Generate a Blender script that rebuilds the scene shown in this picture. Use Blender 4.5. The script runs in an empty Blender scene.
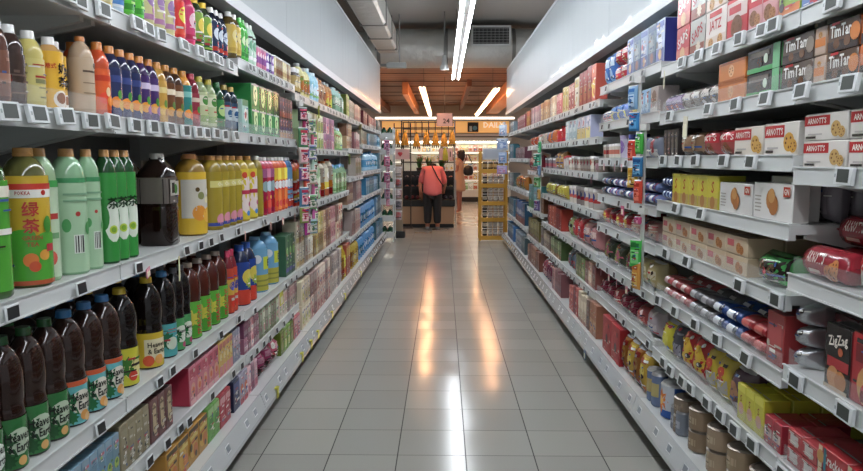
import bpy, bmesh, math, random, colorsys
from mathutils import Vector, Matrix
PI = math.pi
SC = bpy.context.scene
COL = SC.collection
# ------------------------------------------------------------------ camera model
F, H, CX, CY, VX, VY = 730.0, 1.30, 431.5, 235.5, 443.0, 158.5
PITCH = math.atan((CY - VY) / F)
YAW = math.atan((VX - CX) / math.hypot(F, CY - VY))
FW = (-math.sin(YAW) * math.cos(PITCH), math.cos(YAW) * math.cos(PITCH), -math.sin(PITCH))
RT = (math.cos(YAW), math.sin(YAW), 0.0)

def along(px, X, z):
    """distance down the aisle of the point of the shelf front (plane X, height z) measured at photo column px"""
    u = (px - CX) / F
    return (u * (X * FW[0] + (z - H) * FW[2]) - X * RT[0]) / (RT[1] - u * FW[1])

cam_data = bpy.data.cameras.new('camera')
cam_data.sensor_width = 36.0
cam_data.lens = F / 863.0 * 36.0
cam_data.clip_end = 200
cam = bpy.data.objects.new('camera', cam_data)
cam.location = (0, 0, H)
cam.rotation_euler = (PI / 2 - PITCH, 0, YAW)
COL.objects.link(cam)
SC.camera = cam

# ------------------------------------------------------------------ materials
def lin(c):
    return c / 12.92 if c <= 0.04045 else ((c + 0.055) / 1.055) ** 2.4
def rgb(hx, sat=.93):
    c = [lin(int(hx[i:i + 2], 16) / 255.0) for i in (0, 2, 4)]
    g = .3 * c[0] + .59 * c[1] + .11 * c[2]
    return tuple(g + (v - g) * sat for v in c)
MATS = {}
def M(hx, rough=0.42, metal=0.0, coat=0.0, emit=0.0, name=None, trans=0.0):
    key = (hx, rough, metal, coat, emit, trans)
    if key in MATS:
        return MATS[key]
    m = bpy.data.materials.new(name or 'paint_' + hx)
    m.use_nodes = True
    b = m.node_tree.nodes['Principled BSDF']
    col = rgb(hx) + (1,)
    b.inputs['Base Color'].default_value = col
    b.inputs['Roughness'].default_value = rough
    b.inputs['Metallic'].default_value = metal
    b.inputs['Coat Weight'].default_value = coat
    b.inputs['Coat Roughness'].default_value = 0.1
    if trans:
        b.inputs['Transmission Weight'].default_value = trans
    if emit:
        b.inputs['Emission Color'].default_value = col
        b.inputs['Emission Strength'].default_value = emit
    m.diffuse_color = col
    MATS[key] = m
    return m
TONE = [1.0]
def toned(hx):
    if TONE[0] == 1.0: return hx
    h, s, v = colorsys.rgb_to_hsv(*(int(hx[i:i + 2], 16) / 255 for i in (0, 2, 4)))
    c = colorsys.hsv_to_rgb((h + (TONE[0] - 1) * .12) % 1, min(1, s * (2 - TONE[0])), min(1, v * TONE[0]))
    return ''.join('%02x' % int(q * 255) for q in c)
def PL(hx): return M(toned(hx), 0.2)            # plastic film / bottle
def CA(hx): return M(toned(hx), 0.38)           # printed card
def nodes(m):
    return m.node_tree.nodes, m.node_tree.links

# ------------------------------------------------------------------ mesh builder
class MB:
    def __init__(s):
        s.V, s.F, s.I, s.S, s.mats = [], [], [], [], []
    def mi(s, m):
        if m not in s.mats: s.mats.append(m)
        return s.mats.index(m)
    def add(s, vs, fs, m, smooth=False):
        o = len(s.V); k = s.mi(m)
        s.V += [tuple(v) for v in vs]
        for f in fs:
            s.F.append(tuple(i + o for i in f)); s.I.append(k); s.S.append(smooth)
    def box(s, x0, x1, y0, y1, z0, z1, m, c=0.0):
        if c <= 0:
            v = [(x, y, z) for z in (z0, z1) for y in (y0, y1) for x in (x0, x1)]
            s.add(v, [(0, 2, 3, 1), (4, 5, 7, 6), (0, 1, 5, 4), (2, 6, 7, 3), (0, 4, 6, 2), (1, 3, 7, 5)], m)
            return
        bm = bmesh.new()
        bmesh.ops.create_cube(bm, size=1.0)
        for v in bm.verts:
            v.co = Vector(((x0 + x1) / 2 + v.co.x * (x1 - x0), (y0 + y1) / 2 + v.co.y * (y1 - y0), (z0 + z1) / 2 + v.co.z * (z1 - z0)))
        bmesh.ops.bevel(bm, geom=bm.edges[:], offset=c, segments=1, affect='EDGES')
        bm.verts.index_update()
        s.add([v.co[:] for v in bm.verts], [[v.index for v in f.verts] for f in bm.faces], m)
        bm.free()
    def lathe(s, prof, m, n=20, c=(0, 0, 0), axis='z', flat=0.0, smooth=True):
        """prof: (radius, height) from the bottom up; ends are capped; flat squares the section"""
        vs, fs, rings = [], [], []
        for r, h in prof:
            if r < 1e-6:
                rings.append([len(vs)]); vs.append((0, 0, h)); continue
            ring = []
            for i in range(n):
                a = 2 * PI * i / n
                k = r
                if flat:
                    p = 2.0 + flat * 6
                    k = r / ((abs(math.cos(a)) ** p + abs(math.sin(a)) ** p) ** (1 / p))
                ring.append(len(vs)); vs.append((k * math.cos(a), k * math.sin(a), h))
            rings.append(ring)
        for a, b in zip(rings, rings[1:]):
            if len(a) == 1 and len(b) == 1: continue
            for i in range(n):
                j = (i + 1) % n
                if len(a) == 1: fs.append((a[0], b[j], b[i]))
                elif len(b) == 1: fs.append((a[i], a[j], b[0]))
                else: fs.append((a[i], a[j], b[j], b[i]))
        if len(rings[0]) > 1: fs.append(tuple(reversed(rings[0])))
        if len(rings[-1]) > 1: fs.append(tuple(rings[-1]))
        if axis == 'x': vs = [(z, y, -x) for x, y, z in vs]
        if axis == 'y': vs = [(x, z, -y) for x, y, z in vs]
        s.add([(x + c[0], y + c[1], z + c[2]) for x, y, z in vs], fs, m, smooth)
    def shell(s, r, z0, z1, m, n=24, flat=0.0, rev=False):
        vs, fs = [], []
        for i in range(n):
            a = 2 * PI * i / n
            k = r
            if flat:
                p = 2.0 + flat * 6
                k = r / ((abs(math.cos(a)) ** p + abs(math.sin(a)) ** p) ** (1 / p))
            vs += [(k * math.cos(a), k * math.sin(a), z0), (k * math.cos(a), k * math.sin(a), z1)]
        for i in range(n):
            j = (i + 1) % n
            fs.append((2 * i, 2 * j, 2 * j + 1, 2 * i + 1))
        s.add(vs, fs, m, True)
    def tube(s, p0, p1, r, m, n=8, r1=None):
        p0, p1 = Vector(p0), Vector(p1); d = (p1 - p0)
        if d.length < 1e-6: return
        q = d.to_track_quat('Z', 'Y'); r1 = r if r1 is None else r1
        vs = []
        for p, rr in ((p0, r), (p1, r1)):
            for i in range(n):
                a = 2 * PI * i / n
                vs.append(tuple(p + q @ Vector((rr * math.cos(a), rr * math.sin(a), 0))))
        fs = [(i, (i + 1) % n, n + (i + 1) % n, n + i) for i in range(n)]
        fs += [tuple(reversed(range(n))), tuple(range(n, 2 * n))]
        s.add(vs, fs, m, True)
    def rect(s, surf, u0, v0, u1, v1, m, off, nu=1, nv=1):
        vs = [surf(u0 + (u1 - u0) * i / nu, v0 + (v1 - v0) * j / nv, off) for j in range(nv + 1) for i in range(nu + 1)]
        fs = [(j * (nu + 1) + i, j * (nu + 1) + i + 1, (j + 1) * (nu + 1) + i + 1, (j + 1) * (nu + 1) + i) for j in range(nv) for i in range(nu)]
        s.add(vs, fs, m, True)
    def disc(s, surf, u, v, ru, rv, m, off, n=14, rings=2, star=0.0):
        vs = [surf(u, v, off)]; fs = []
        for k in range(1, rings + 1):
            for i in range(n):
                a = 2 * PI * i / n
                q = (1 - star * (i % 2)) * k / rings
                vs.append(surf(u + ru * q * math.cos(a), v + rv * q * math.sin(a), off))
        for i in range(n):
            fs.append((0, 1 + i, 1 + (i + 1) % n))
            for k in range(1, rings):
                a, b = 1 + (k - 1) * n, 1 + k * n
                fs.append((a + i, b + i, b + (i + 1) % n, a + (i + 1) % n))
        s.add(vs, fs, m, True)
    def text(s, surf, t, u, v, h, m, off, maxw=None, rot=0.0, shear=0.0):
        vs, fs, w = text2d(t)
        k = h
        if maxw and w * k > maxw: k = maxw / w
        c, sn = math.cos(rot), math.sin(rot)
        out = []
        for x, y in vs:
            x = (x + shear * y) * k; y = y * (h if not maxw else max(k, min(h, k * 1.6)))
            out.append(surf(u + c * x - sn * y, v + sn * x + c * y, off))
        s.add(out, fs, m, False)
    def build(s, name, angle=38):
        me = bpy.data.meshes.new(name)
        me.from_pydata(s.V, [], s.F)
        for m in s.mats: me.materials.append(m)
        me.polygons.foreach_set('material_index', s.I)
        me.polygons.foreach_set('use_smooth', s.S)
        me.update()
        if any(s.S): me.set_sharp_from_angle(angle=math.radians(angle))
        return me

_T = {}
def text2d(t):
    """flat outline of a piece of writing, one unit tall, centred"""
    if t in _T: return _T[t]
    cu = bpy.data.curves.new('writing', 'FONT')
    cu.body = t; cu.size = 1.0; cu.resolution_u = 1; cu.offset = 0.018
    ob = bpy.data.objects.new('writing', cu)
    COL.objects.link(ob)
    dg = bpy.context.evaluated_depsgraph_get(); dg.update()
    me = bpy.data.meshes.new_from_object(ob.evaluated_get(dg))
    vs = [(v.co.x, v.co.y) for v in me.vertices]
    fs = [tuple(p.vertices) for p in me.polygons]
    bpy.data.objects.remove(ob); bpy.data.curves.remove(cu); bpy.data.meshes.remove(me)
    if vs:
        x0, x1 = min(v[0] for v in vs), max(v[0] for v in vs)
        y0, y1 = min(v[1] for v in vs), max(v[1] for v in vs)
        k = 1.0 / max(y1 - y0, 1e-6)
        vs = [((x - (x0 + x1) / 2) * k, (y - (y0 + y1) / 2) * k) for x, y in vs]
        w = (x1 - x0) * k
    else: w = 1.0
    _T[t] = (vs, fs, w)
    return _T[t]

# ------------------------------------------------------------------ objects
def link(name, me, parent=None, loc=(0, 0, 0), rz=0.0):
    o = bpy.data.objects.new(name, me)
    COL.objects.link(o)
    o.location = loc
    if rz: o.rotation_euler = (0, 0, rz)
    if parent is not None: o.parent = parent
    return o
SEEN = {}
def tag(o, label, cat, group=None, kind=None):
    n = len(label.split())
    if n < 4 or n > 16: print('LABEL LENGTH', n, label)
    if label in SEEN: print('SAME LABEL', label, o.name, SEEN[label])
    SEEN[label] = o.name
    o['label'] = label; o['category'] = cat
    if group: o['group'] = group
    if kind: o['kind'] = kind
    return o
def struct(name, mb, loc=(0, 0, 0)):
    o = link(name, mb.build(name) if isinstance(mb, MB) else mb, None, loc)
    o['kind'] = 'structure'
    return o
ORD = 'first second third fourth fifth sixth seventh eighth ninth tenth eleventh twelfth thirteenth fourteenth fifteenth sixteenth'.split()
NUM = 'zero one two three four five six seven eight nine ten eleven twelve thirteen fourteen fifteen sixteen'.split()
TUBE_E = 52.0; TUBEW_E = 115.0; WORLD_E = 0.42; EXPO = 0.0
# ------------------------------------------------------------------ printed artwork on packs
def paint(mb, art, surf, W, HH, finish, base_off=0.0006, nu=1):
    """art in fractions of the face: r rect, d disc, s star, t writing, k biscuit"""
    off = base_off
    for a in art:
        k = a[0]; off += 0.00025
        if k == 'r':
            mb.rect(surf, a[1] * W, a[2] * HH, a[3] * W, a[4] * HH, finish(a[5]), off, nu=max(1, int(nu * abs(a[3] - a[1]) + .99)), nv=1 if nu == 1 else 4)
        elif k in 'ds':
            rr = a[3] * min(W, HH)
            asp = a[5] if len(a) > 5 else 1.0
            mb.disc(surf, a[1] * W, a[2] * HH, rr, rr * asp, finish(a[4]), off, n=18 if k == 's' else 14, rings=2, star=0.35 if k == 's' else 0)
        elif k == 't':
            mb.text(surf, a[1], a[2] * W, a[3] * HH, a[4] * HH, finish(a[5]), off + 0.0004, maxw=(a[6] if len(a) > 6 else 0.92) * W, rot=a[7] if len(a) > 7 else 0)
        elif k == 'k':
            rr = a[3] * min(W, HH)
            mb.disc(surf, a[1] * W, a[2] * HH, rr, rr * .85, finish(a[4] if len(a) > 4 else 'b98445'), off)
            for q in range(5):
                an = q * 2.4; off += .00003
                mb.disc(surf, a[1] * W + rr * .55 * math.cos(an), a[2] * HH + rr * .45 * math.sin(an), rr * .16, rr * .13, finish('6b4020'), off + .0002, n=7, rings=1)

_DS = [0]
def fine_print(mb, art, surf, W, HH, finish, base_off, nu=1, n=7, dots=.3):
    """small printed blocks and dots that break up a plain face"""
    _DS[0] += 1; r = random.Random(_DS[0])
    cols = [a[5] if a[0] == 'r' else a[4] for a in art if a[0] in 'rds'] + ['f2eee4', '3a302c', 'c9c2b4', 'b8323a', '3a5a94']
    for q in range(n):
        c = r.choice(cols); off = base_off + .00004 * q
        if r.random() < dots:
            rr = r.uniform(.04, .13) * min(W, HH)
            mb.disc(surf, r.uniform(-.36, .36) * W, r.uniform(.12, .88) * HH, rr, rr * r.uniform(.7, 1.4), finish(c), off, n=9, rings=1)
        else:
            u = r.uniform(-.46, .2); w_ = r.uniform(.12, .5); v = r.uniform(.05, .88); h_ = r.uniform(.015, .07)
            mb.rect(surf, u * W, v * HH, min(.47, u + w_) * W, (v + h_) * HH, finish(c), off, nu=max(1, int(nu * w_ + .99)))

def flat_surf(y): return lambda u, v, off: (u, y - off, v)
def cyl_surf(r, z0=0.0): return lambda u, v, off: ((r + off) * math.sin(u / r), -(r + off) * math.cos(u / r), z0 + v)

def carton(w, h, d, col, art=(), side=None, name='carton', cat='carton', finish=CA):
    mb = MB()
    e = min(.0025, w * .1)
    mb.box(-w / 2, w / 2, -d / 2, d / 2, 0, h, finish(col), e)
    if not any(a[0] in 'tk' for a in art): fine_print(mb, art, flat_surf(-d / 2), w - 2 * e, h, finish, .0005, n=5)
    paint(mb, art, flat_surf(-d / 2), w - 2 * e, h, finish)
    if not any(a[0] in 'tk' for a in art): fine_print(mb, art, flat_surf(-d / 2), w - 2 * e, h, finish, .0026, n=9)
    if side:
        for sg in (-1, 1):
            sf = lambda u, v, off, sg=sg: (sg * (w / 2 + off), sg * u, v)
            mb.rect(sf, -d / 2 + e, e, d / 2 - e, h - e, finish(side), .0005)
    # folded top flap and glue seam
    dk = finish(col)
    mb.rect(lambda u, v, off: (u, v, h + off), -w / 2 + 2 * e, -d / 2 + .25 * d, w / 2 - 2 * e, -d / 2 + .29 * d, M('8c8c88', .5), .0005)
    return dict(name=name, cat=cat, mesh=mb.build(name), kids=[], w=w, d=d, h=h)

def bag(w, h, d, col, art=(), name='snack_bag', cat='bag', n=10, top=None, foil=False):
    """pillow pack standing on its bottom seam"""
    f = (lambda c: M(c, .3, .75)) if foil else PL
    mb = MB()
    def prof(u, v):
        a = max(0.0, 1 - abs(2 * u) ** 2.6) ** .5
        b = max(0.0, 1 - abs(2 * v - 1) ** 3.2) ** .6
        wr = 1 + .06 * math.sin(u * 23 + v * 9) * math.sin(v * 17 + u * 5)
        return d / 2 * a * b * wr + .0015
    vs, fs = [], []
    for sgn in (-1, 1):
        for j in range(n + 1):
            for i in range(n + 1):
                u, v = i / n - .5, j / n
                vs.append((u * w * (1 - .05 * math.sin(PI * v)), sgn * prof(u, v), v * h))
    o = (n + 1) ** 2
    for j in range(n):
        for i in range(n):
            a = j * (n + 1) + i
            fs.append((a, a + 1, a + n + 2, a + n + 1))
            fs.append((o + a, o + a + n + 1, o + a + n + 2, o + a + 1))
    for i in range(n):
        for (p, q) in ((i, i + 1), (n * (n + 1) + i + 1, n * (n + 1) + i)):
            fs.append((q, p, o + p, o + q))
        for (p, q) in (((i + 1) * (n + 1), i * (n + 1)), (i * (n + 1) + n, (i + 1) * (n + 1) + n)):
            fs.append((q, p, o + p, o + q))
    mb.add(vs, fs, f(col), True)
    def surf(u, v, off):
        uu = max(-.5, min(.5, u / w)); vv = max(0, min(1, v / h))
        return (u * (1 - .05 * math.sin(PI * vv)), -prof(uu, vv) - off - .0006, v)
    paint(mb, art, surf, w * .9, h, f, nu=8)
    if not any(a[0] == 't' for a in art): fine_print(mb, art, surf, w * .9, h, f, .003, nu=8, n=9)
    mb.rect(surf, -w * .48, h * .955, w * .48, h, f(top or 'c9c9c9'), .0008, nu=8)
    return dict(name=name, cat=cat, mesh=mb.build(name, 60), kids=[], w=w, d=d, h=h)

def flow_pack(w, h, d, col, art=(), name='biscuit_roll', cat='biscuits', end='b9b9bd'):
    """wrapped stack of biscuits lying on its side, crimped at both ends"""
    mb = MB(); n = 16
    xs = [(-.5, .10), (-.47, .12), (-.44, .7), (-.40, .95), (-.3, 1.0), (-.1, .985), (.1, 1.0), (.3, .985), (.40, .96), (.44, .7), (.47, .12), (.5, .10)]
    vs, fs = [], []
    for x, k in xs:
        for i in range(n):
            a = 2 * PI * i / n
            ky = k if abs(x) < .46 else 1.0
            kz = k
            vs.append((x * w, d / 2 * (ky if abs(x) < .46 else .8) * math.cos(a), h / 2 + h / 2 * kz * math.sin(a)))
    m = len(xs)
    for q in range(m - 1):
        for i in range(n):
            j = (i + 1) % n
            fs.append((q * n + i, (q + 1) * n + i, (q + 1) * n + j, q * n + j))
    fs.append(tuple(range(n))); fs.append(tuple(reversed(range((m - 1) * n, m * n))))
    mb.add(vs, fs, PL(col), True)
    def surf(u, v, off):       # v 0..1 of h sweeps the front half of the wrap
        a = PI + (.5 - v / h) * PI * .9
        return (u, (d / 2 + off) * math.cos(a), h / 2 - (h / 2 + off) * math.sin(a) * 1.0)
    def surf2(u, v, off):
        a = (v / h - .5) * PI * .9
        return (u, -(d / 2 + off) * math.cos(a), h / 2 + (h / 2 + off) * math.sin(a))
    paint(mb, art, surf2, w * .82, h, PL, nu=6, base_off=.0012)
    return dict(name=name, cat=cat, mesh=mb.build(name, 60), kids=[], w=w, d=d, h=h)

SHAPES = {   # radius factor, height factor
    'slim': [(.93, 0), (1, .02), (1, .10), (.97, .115), (1, .13), (1, .62), (.93, .66), (.97, .70), (.86, .78), (.6, .87), (.40, .905), (.40, .93)],
    'big': [(.92, 0), (1, .015), (1, .05), (.975, .06), (1, .07), (1, .66), (.985, .70), (.97, .76), (.89, .84), (.66, .905), (.38, .94), (.38, .955)],
    'waist': [(.92, 0), (1, .015), (1, .36), (.97, .38), (.97, .40), (1, .42), (.95, .46), (.93, .50), (.98, .55), (1, .63), (.97, .73), (.84, .82), (.58, .89), (.35, .93), (.35, .955)],
    'square': [(.93, 0), (1, .02), (1, .40), (.96, .42), (.96, .44), (1, .46), (1, .72), (.93, .80), (.62, .88), (.37, .93), (.37, .955)],
    'round': [(.9, 0), (1, .02), (1, .46), (.97, .48), (.9, .6), (.7, .74), (.45, .86), (.4, .90), (.4, .93)],
    'jar': [(.9, 0), (1, .03), (1, .70), (.95, .76), (.72, .82), (.72, .86)],
}
def bottle(w, h, body, cap, lab=None, art=(), shape='big', name='drink_bottle', cat='bottle', n=20, letter=True, capk=None, detail=True, finish=None):
    """lab: (from, to, colour) in fractions of the height; art is printed on the label"""
    r = w / 2
    flat = .55 if shape == 'square' else 0.0
    mb = MB()
    prof = [(a * r, b * h) for a, b in SHAPES[shape]]
    mb.lathe(prof, (finish or M)(body, .09) if finish is None else finish, n, flat=flat)
    me = mb.build(name, 50)
    kids = []
    top = SHAPES[shape][-1]
    cr = (capk or top[0] * 1.12) * r
    c0 = (top[1] - (.035 if top[1] < .95 else .017)) * h
    cb = MB()
    cb.lathe([(cr * 1.04, c0), (cr * 1.04, c0 + .006), (cr, c0 + .007), (cr, h - .003), (cr * .93, h)], PL(cap), 14)
    kids.append(('cap', cb.build('cap'), []))
    if lab:
        lb = MB()
        z0, z1 = lab[0] * h, lab[1] * h
        rr = r * 1.006 + .0004
        lb.shell(rr, z0, z1, PL(lab[2]), 24, flat)
        sub = []
        if art:
            plain = [a for a in art if a[0] != 't']; let = [a for a in art if a[0] == 't']
            if flat:
                sf = lambda u, v, off: (u, -rr - off, z0 + v)
                W = 1.5 * r
            else:
                sf = cyl_surf(rr, z0); W = 2.5 * r
            paint(lb, plain, sf, W, z1 - z0, PL, nu=10)
            if not let and len(art) < 4: fine_print(lb, art, sf, W, z1 - z0, PL, .003, nu=10, n=5, dots=0)
            if let:
                tb = MB(); paint(tb, let, sf, W, z1 - z0, PL, base_off=.0022, nu=10)
                sub.append(('lettering', tb.build('lettering')))
        kids.append(('label', lb.build('label'), sub))
    return dict(name=name, cat=cat, mesh=me, kids=kids, w=w, d=w, h=h)

def can(w, h, col, top='b5b5b5', art=(), name='drink_can', cat='can', lidr=.9, finish=PL):
    r = w / 2
    mb = MB()
    mb.lathe([(r * .86, 0), (r, h * .04), (r, h * .92)], finish(col), 18)
    paint(mb, art, cyl_surf(r), 2.4 * r, h, finish, nu=8)
    kb = MB()
    kb.lathe([(r * 1.0, h * .92), (r * 1.02, h * .935), (r * lidr, h * .985), (r * lidr, h), (r * lidr * .9, h), (r * lidr * .85, h * .975), (0, h * .975)], M(top, .3, .6), 18)
    return dict(name=name, cat=cat, mesh=mb.build(name), kids=[('lid', kb.build('lid'), [])], w=w, d=w, h=h)

def tub(w, h, col, lid, art=(), name='snack_tub', cat='tub'):
    r = w / 2
    mb = MB()
    mb.lathe([(r * .88, 0), (r * .9, .004), (r * .97, h * .86)], PL(col), 18)
    paint(mb, art, lambda u, v, off: cyl_surf(r * (.9 + .07 * v / h))(u, v, off), 2.3 * r, h, PL, nu=8)
    kb = MB()
    kb.lathe([(r, h * .84), (r, h * .97), (r * .96, h), (0, h * .995)], PL(lid), 18)
    return dict(name=name, cat=cat, mesh=mb.build(name), kids=[('lid', kb.build('lid'), [])], w=w, d=w, h=h)

def cup(w, h, col, lid, art=(), name='dessert_cup', cat='cup'):
    return tub(w, h, col, lid, art, name, cat)

# ------------------------------------------------------------------ shelves' heights (top of each board) by bay
B0 = 0.79; BW = 1.30
def bay_edges(i): return B0 + BW * i, B0 + BW * (i + 1)
LZ = []
for i in range(8):
    if i < 2:   z = dict(A=1.72, B=1.417, C=.992, D=.592, E=.368)
    elif i == 2: z = dict(A=1.757, B=1.417, C=.992, D=.577, E=.362)
    elif i < 5: z = dict(A=1.715, B=1.372, C=.985, D=.573)
    elif i == 5: z = dict(A=1.705, B=1.40, C=1.11, D=.835, E=.49)
    else:       z = dict(A=1.70, B=1.465, C=1.145, D=.845, E=.49)
    z['Z'] = .17
    LZ.append(z)
RZ = []
for i in range(8):
    if i == 0: z = dict(A=1.709, B=1.497, C=1.274, D=.972, E=.705, F=.42)
    elif i == 1: z = dict(A=1.709, B=1.497, C=1.308, D=1.110, E=.905, F=.676, G=.418)
    elif i == 2: z = dict(A=1.74, B=1.515, C=1.300, D=1.076, E=.893, F=.661, G=.440)
    elif i < 5: z = dict(A=1.673, B=1.437, C=1.208, D=.957, E=.680, F=.43)
    elif i == 5: z = dict(A=1.673, B=1.437, C=1.165, D=.745, E=.420)
    else: z = dict(A=1.673, B=1.30, C=.90, D=.47)
    z['Z'] = .17
    RZ.append(z)
ZS = {'L': LZ, 'R': RZ}
RAILX = {'L': -.94, 'R': .99}
SG = {'L': -1, 'R': 1}
SIDE = {'L': 'left', 'R': 'right'}
def shelf_word(side, bay, key):
    ks = sorted(ZS[side][bay], key=lambda k: -ZS[side][bay][k])
    i = ks.index(key)
    return 'top' if i == 0 else 'bottom' if key == 'Z' else ORD[i]

RNG = random.Random(7)
USED = {}
def place(p, loc, rz, label, group):
    o = link(p['name'], p['mesh'], None, loc, rz)
    tag(o, label, p['cat'], group)
    for nm, me, subs in p['kids']:
        c = link(nm, me, o)
        for sn, sm in subs: link(sn, sm, c)
    return o

def row(side, key, pa, pb, n, make, desc, rows=1, stack=1, turn=0.0, gap=.97, h=None, dep=None, back=0.0, jit=0.0, grp=None, ref=None, topdrop=0, bay=None):
    """n things side by side between photo columns pa and pb, standing on shelf `key`; make(width) builds one"""
    sg = SG[side]
    front = abs(RAILX[side]) + .018
    if key == 'Z': front = abs(RAILX[side]) + (-.012 if side == 'L' else -.03)
    if key == 'E' and side == 'L': front -= .008
    big_ = side == 'L' and key in 'CD'
    X = sg * (front + ((.05 if big_ else .03 if side == 'L' and key in 'AB' else .005) if ref is None else ref))
    zg = ZS[side][bay or 2][key] if key in ZS[side][bay or 2] else .5
    ya, yb = sorted((along(pa, X, zg), along(pb, X, zg)))
    ym = (ya + yb) / 2
    front += back
    if bay is None: bay = max(0, min(7, int((ym - B0) // BW)))
    z = ZS[side][bay].get(key)
    e0, e1 = bay_edges(bay)
    if z is None: print('NO SHELF', side, key, bay, desc); return
    ya, yb = sorted((along(pa, X, z), along(pb, X, z)))
    same = [0 <= b < 8 and abs(ZS[side][b].get(key, 9) - z) < .002 for b in (bay - 1, bay + 1)]
    if not same[0]:
        if ya < e0 + .014 < yb: ya = e0 + .014
        if yb <= e0 + .014: yb += e0 + .014 - ya; ya = e0 + .014
    if not same[1]:
        if yb > e1 - .014 > ya: yb = e1 - .014
        if ya >= e1 - .014: ya -= yb - e1 + .014; yb = e1 - .014
    pitch = (yb - ya) / n
    ps = []
    if bay > 1 and gap == .97 and n > 2: gap = .92
    for q in range(1 if n < 3 else 3 if bay > 1 else 2):
        TONE[0] = ((.82, .66, .95) if bay > 4 else (1.0, .74, 1.14))[q] if bay > 1 else 1.0
        ps.append(make(pitch * gap)); TONE[0] = 1.0
    p = ps[0]
    if p['name'] == 'carton':
        p['name'] = 'snack_box' if side == 'R' else 'water_pack' if 'water' in desc else 'juice_carton' if bay < 3 else 'drink_carton' if key in 'ABC' else 'tea_carton'
        p['cat'] = 'box' if side == 'R' else 'carton'
    above = min([v for v in ZS[side][bay].values() if v > z + .01] + [2.05]) - .05
    fit = min(1.0, (above - z - .004) / (stack * (p['h'] + .0015)))
    if fit < .85: print('SQUEEZED', side, key, bay, desc, round(fit, 2))
    sw = shelf_word(side, bay, key)
    far = 'far ' if bay >= 4 else ''
    grp = grp or desc + ' on the ' + far + SIDE[side] + ' ' + sw + ' shelf'
    for i in range(n):
        y = ya + pitch * (i + .5)
        for rr in range(rows):
            ns = stack - (topdrop if rr == 0 and i < topdrop else 0)
            for k in range(ns):
                x = sg * (front + p['d'] / 2 + rr * (p['d'] + .006)) + RNG.uniform(0, jit) * sg
                words = [('rear', 'third-row', 'rearmost')[rr - 1]] if rr else []
                if stack == 2: words.append(('lower', 'upper')[k])
                elif stack > 2: words.append(('lowest', 'middle', 'topmost', 'uppermost')[k if stack == 3 else min(k, 3)])
                lab = ' '.join(words + [desc])
                if n > 1:
                    lab += ', ' + ('single' if n == 1 else ORD[i]) + ' of ' + NUM[n] + ' from near end'
                lab += ' on ' + far + SIDE[side] + ' ' + sw + ' shelf'
                ob = place(dict(RNG.choice(ps), name=p['name'], cat=p['cat']), (x, y, z + .0008 + k * (p['h'] * fit + .0015)), -sg * PI / 2 - sg * turn + RNG.uniform(-jit, jit) * 3, lab, grp)
                hz = fit * (RNG.uniform(.88, 1.0) if bay > 2 and stack == 1 else 1)
                if hz < 1: ob.scale = (1, 1, hz)
    return p
# ------------------------------------------------------------------ the left-hand shelves: drinks
def stripes(*c):
    return [('r', -.5, i / len(c), .5, (i + 1) / len(c), q) for i, q in enumerate(c)]
def motif(band, disc, bars='f4f1e4', v=.55, r=.26):
    return [('r', -.5, .80, .5, .95, band), ('d', 0, v, r, disc), ('d', .06, v - .03, r * .55, bars), ('r', -.35, .10, .35, .16, bars), ('r', -.35, .2, .2, .24, bars)]
def fruit(a, b, leaf='3f8f2e', band='ffffff'):
    return [('r', -.5, .70, .5, .84, band), ('d', -.12, .28, .20, a), ('d', .14, .22, .18, b), ('d', .02, .44, .1, leaf, 1.6)]

# top shelf
def topb(body, cap, label, a1, a2, shape='slim', z=(.12, .72), h=.215):
    return lambda w: bottle(min(w, .075), h, body, cap, (z[0], z[1], label), [('d', 0, .62, .32, a1), ('r', -.5, .06, .5, .2, a2), ('d', .05, .3, .14, a2)], shape)
row('L', 'A', 88, 106, 2, topb('cbb26a', 'e6e2d6', 'cfc08a', '8d6b3a', 'efe7c4'), 'tan tea bottle')
row('L', 'A', 107, 119, 1, topb('b9cfe0', 'e9eef2', 'dfe9f0', '2e63b0', '4d86c9'), 'white and blue water bottle')
row('L', 'A', 119, 139, 2, topb('57b52e', '3f9c22', '52c02c', 'b9ec7a', '2e8a1c'), 'bright green drink bottle', rows=2)
row('L', 'A', 139, 171, 3, topb('d8cf8c', 'e0d560', 'd6cd92', 'a07ab0', 'b87fa8'), 'pale gold vitamin bottle', rows=2)
row('L', 'A', 171, 183, 1, topb('d0252a', 'd9361c', 'dd2b22', 'f2e04a', 'e34a32'), 'red drink bottle')
row('L', 'A', 183, 192, 1, topb('cf2c5a', 'd84a86', 'd43a72', 'f3c6d4', 'b01f48'), 'pink drink bottle')
row('L', 'A', 192, 209, 2, topb('2c3a20', 'f0c818', '7ea53a', 'f0d84a', '2c5a2a'), 'yellow-capped green bottle', rows=2)
row('L', 'A', 209, 223, 3, topb('1d2233', 'e8e8e6', '2b3558', 'd9e3ef', 'c03024'), 'white-capped navy bottle', rows=2)
row('L', 'A', 223, 237, 2, topb('5a4a24', 'ecece6', 'd8b84a', 'e9d98a', 'c6a23a'), 'white-capped yellow-label bottle', rows=2)
row('L', 'A', 237.5, 244, 2, topb('3fae3a', '4fbe48', '54c44c', 'd9f2c0', '2f8f30'), 'slim green soda bottle')
row('L', 'A', 245, 252, 2, topb('b9dcc4', 'e4eee6', 'c6e6d2', '6fae86', 'ffffff'), 'pale mint drink bottle')
row('L', 'A', 252.5, 262, 4, lambda w: can(min(w, .07), .125, 'c86a9a', art=[('r', -.5, .3, .5, .6, '7d3f8f'), ('d', 0, .65, .25, 'f1d6e4')]), 'pink and purple can', stack=1, rows=2)
row('L', 'A', 262, 270, 3, lambda w: can(min(w, .07), .125, '6f46a0', art=[('r', -.5, .25, .5, .5, 'd9cfe6'), ('d', 0, .7, .25, 'f1e6f4')]), 'violet drink can', rows=2)
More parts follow.
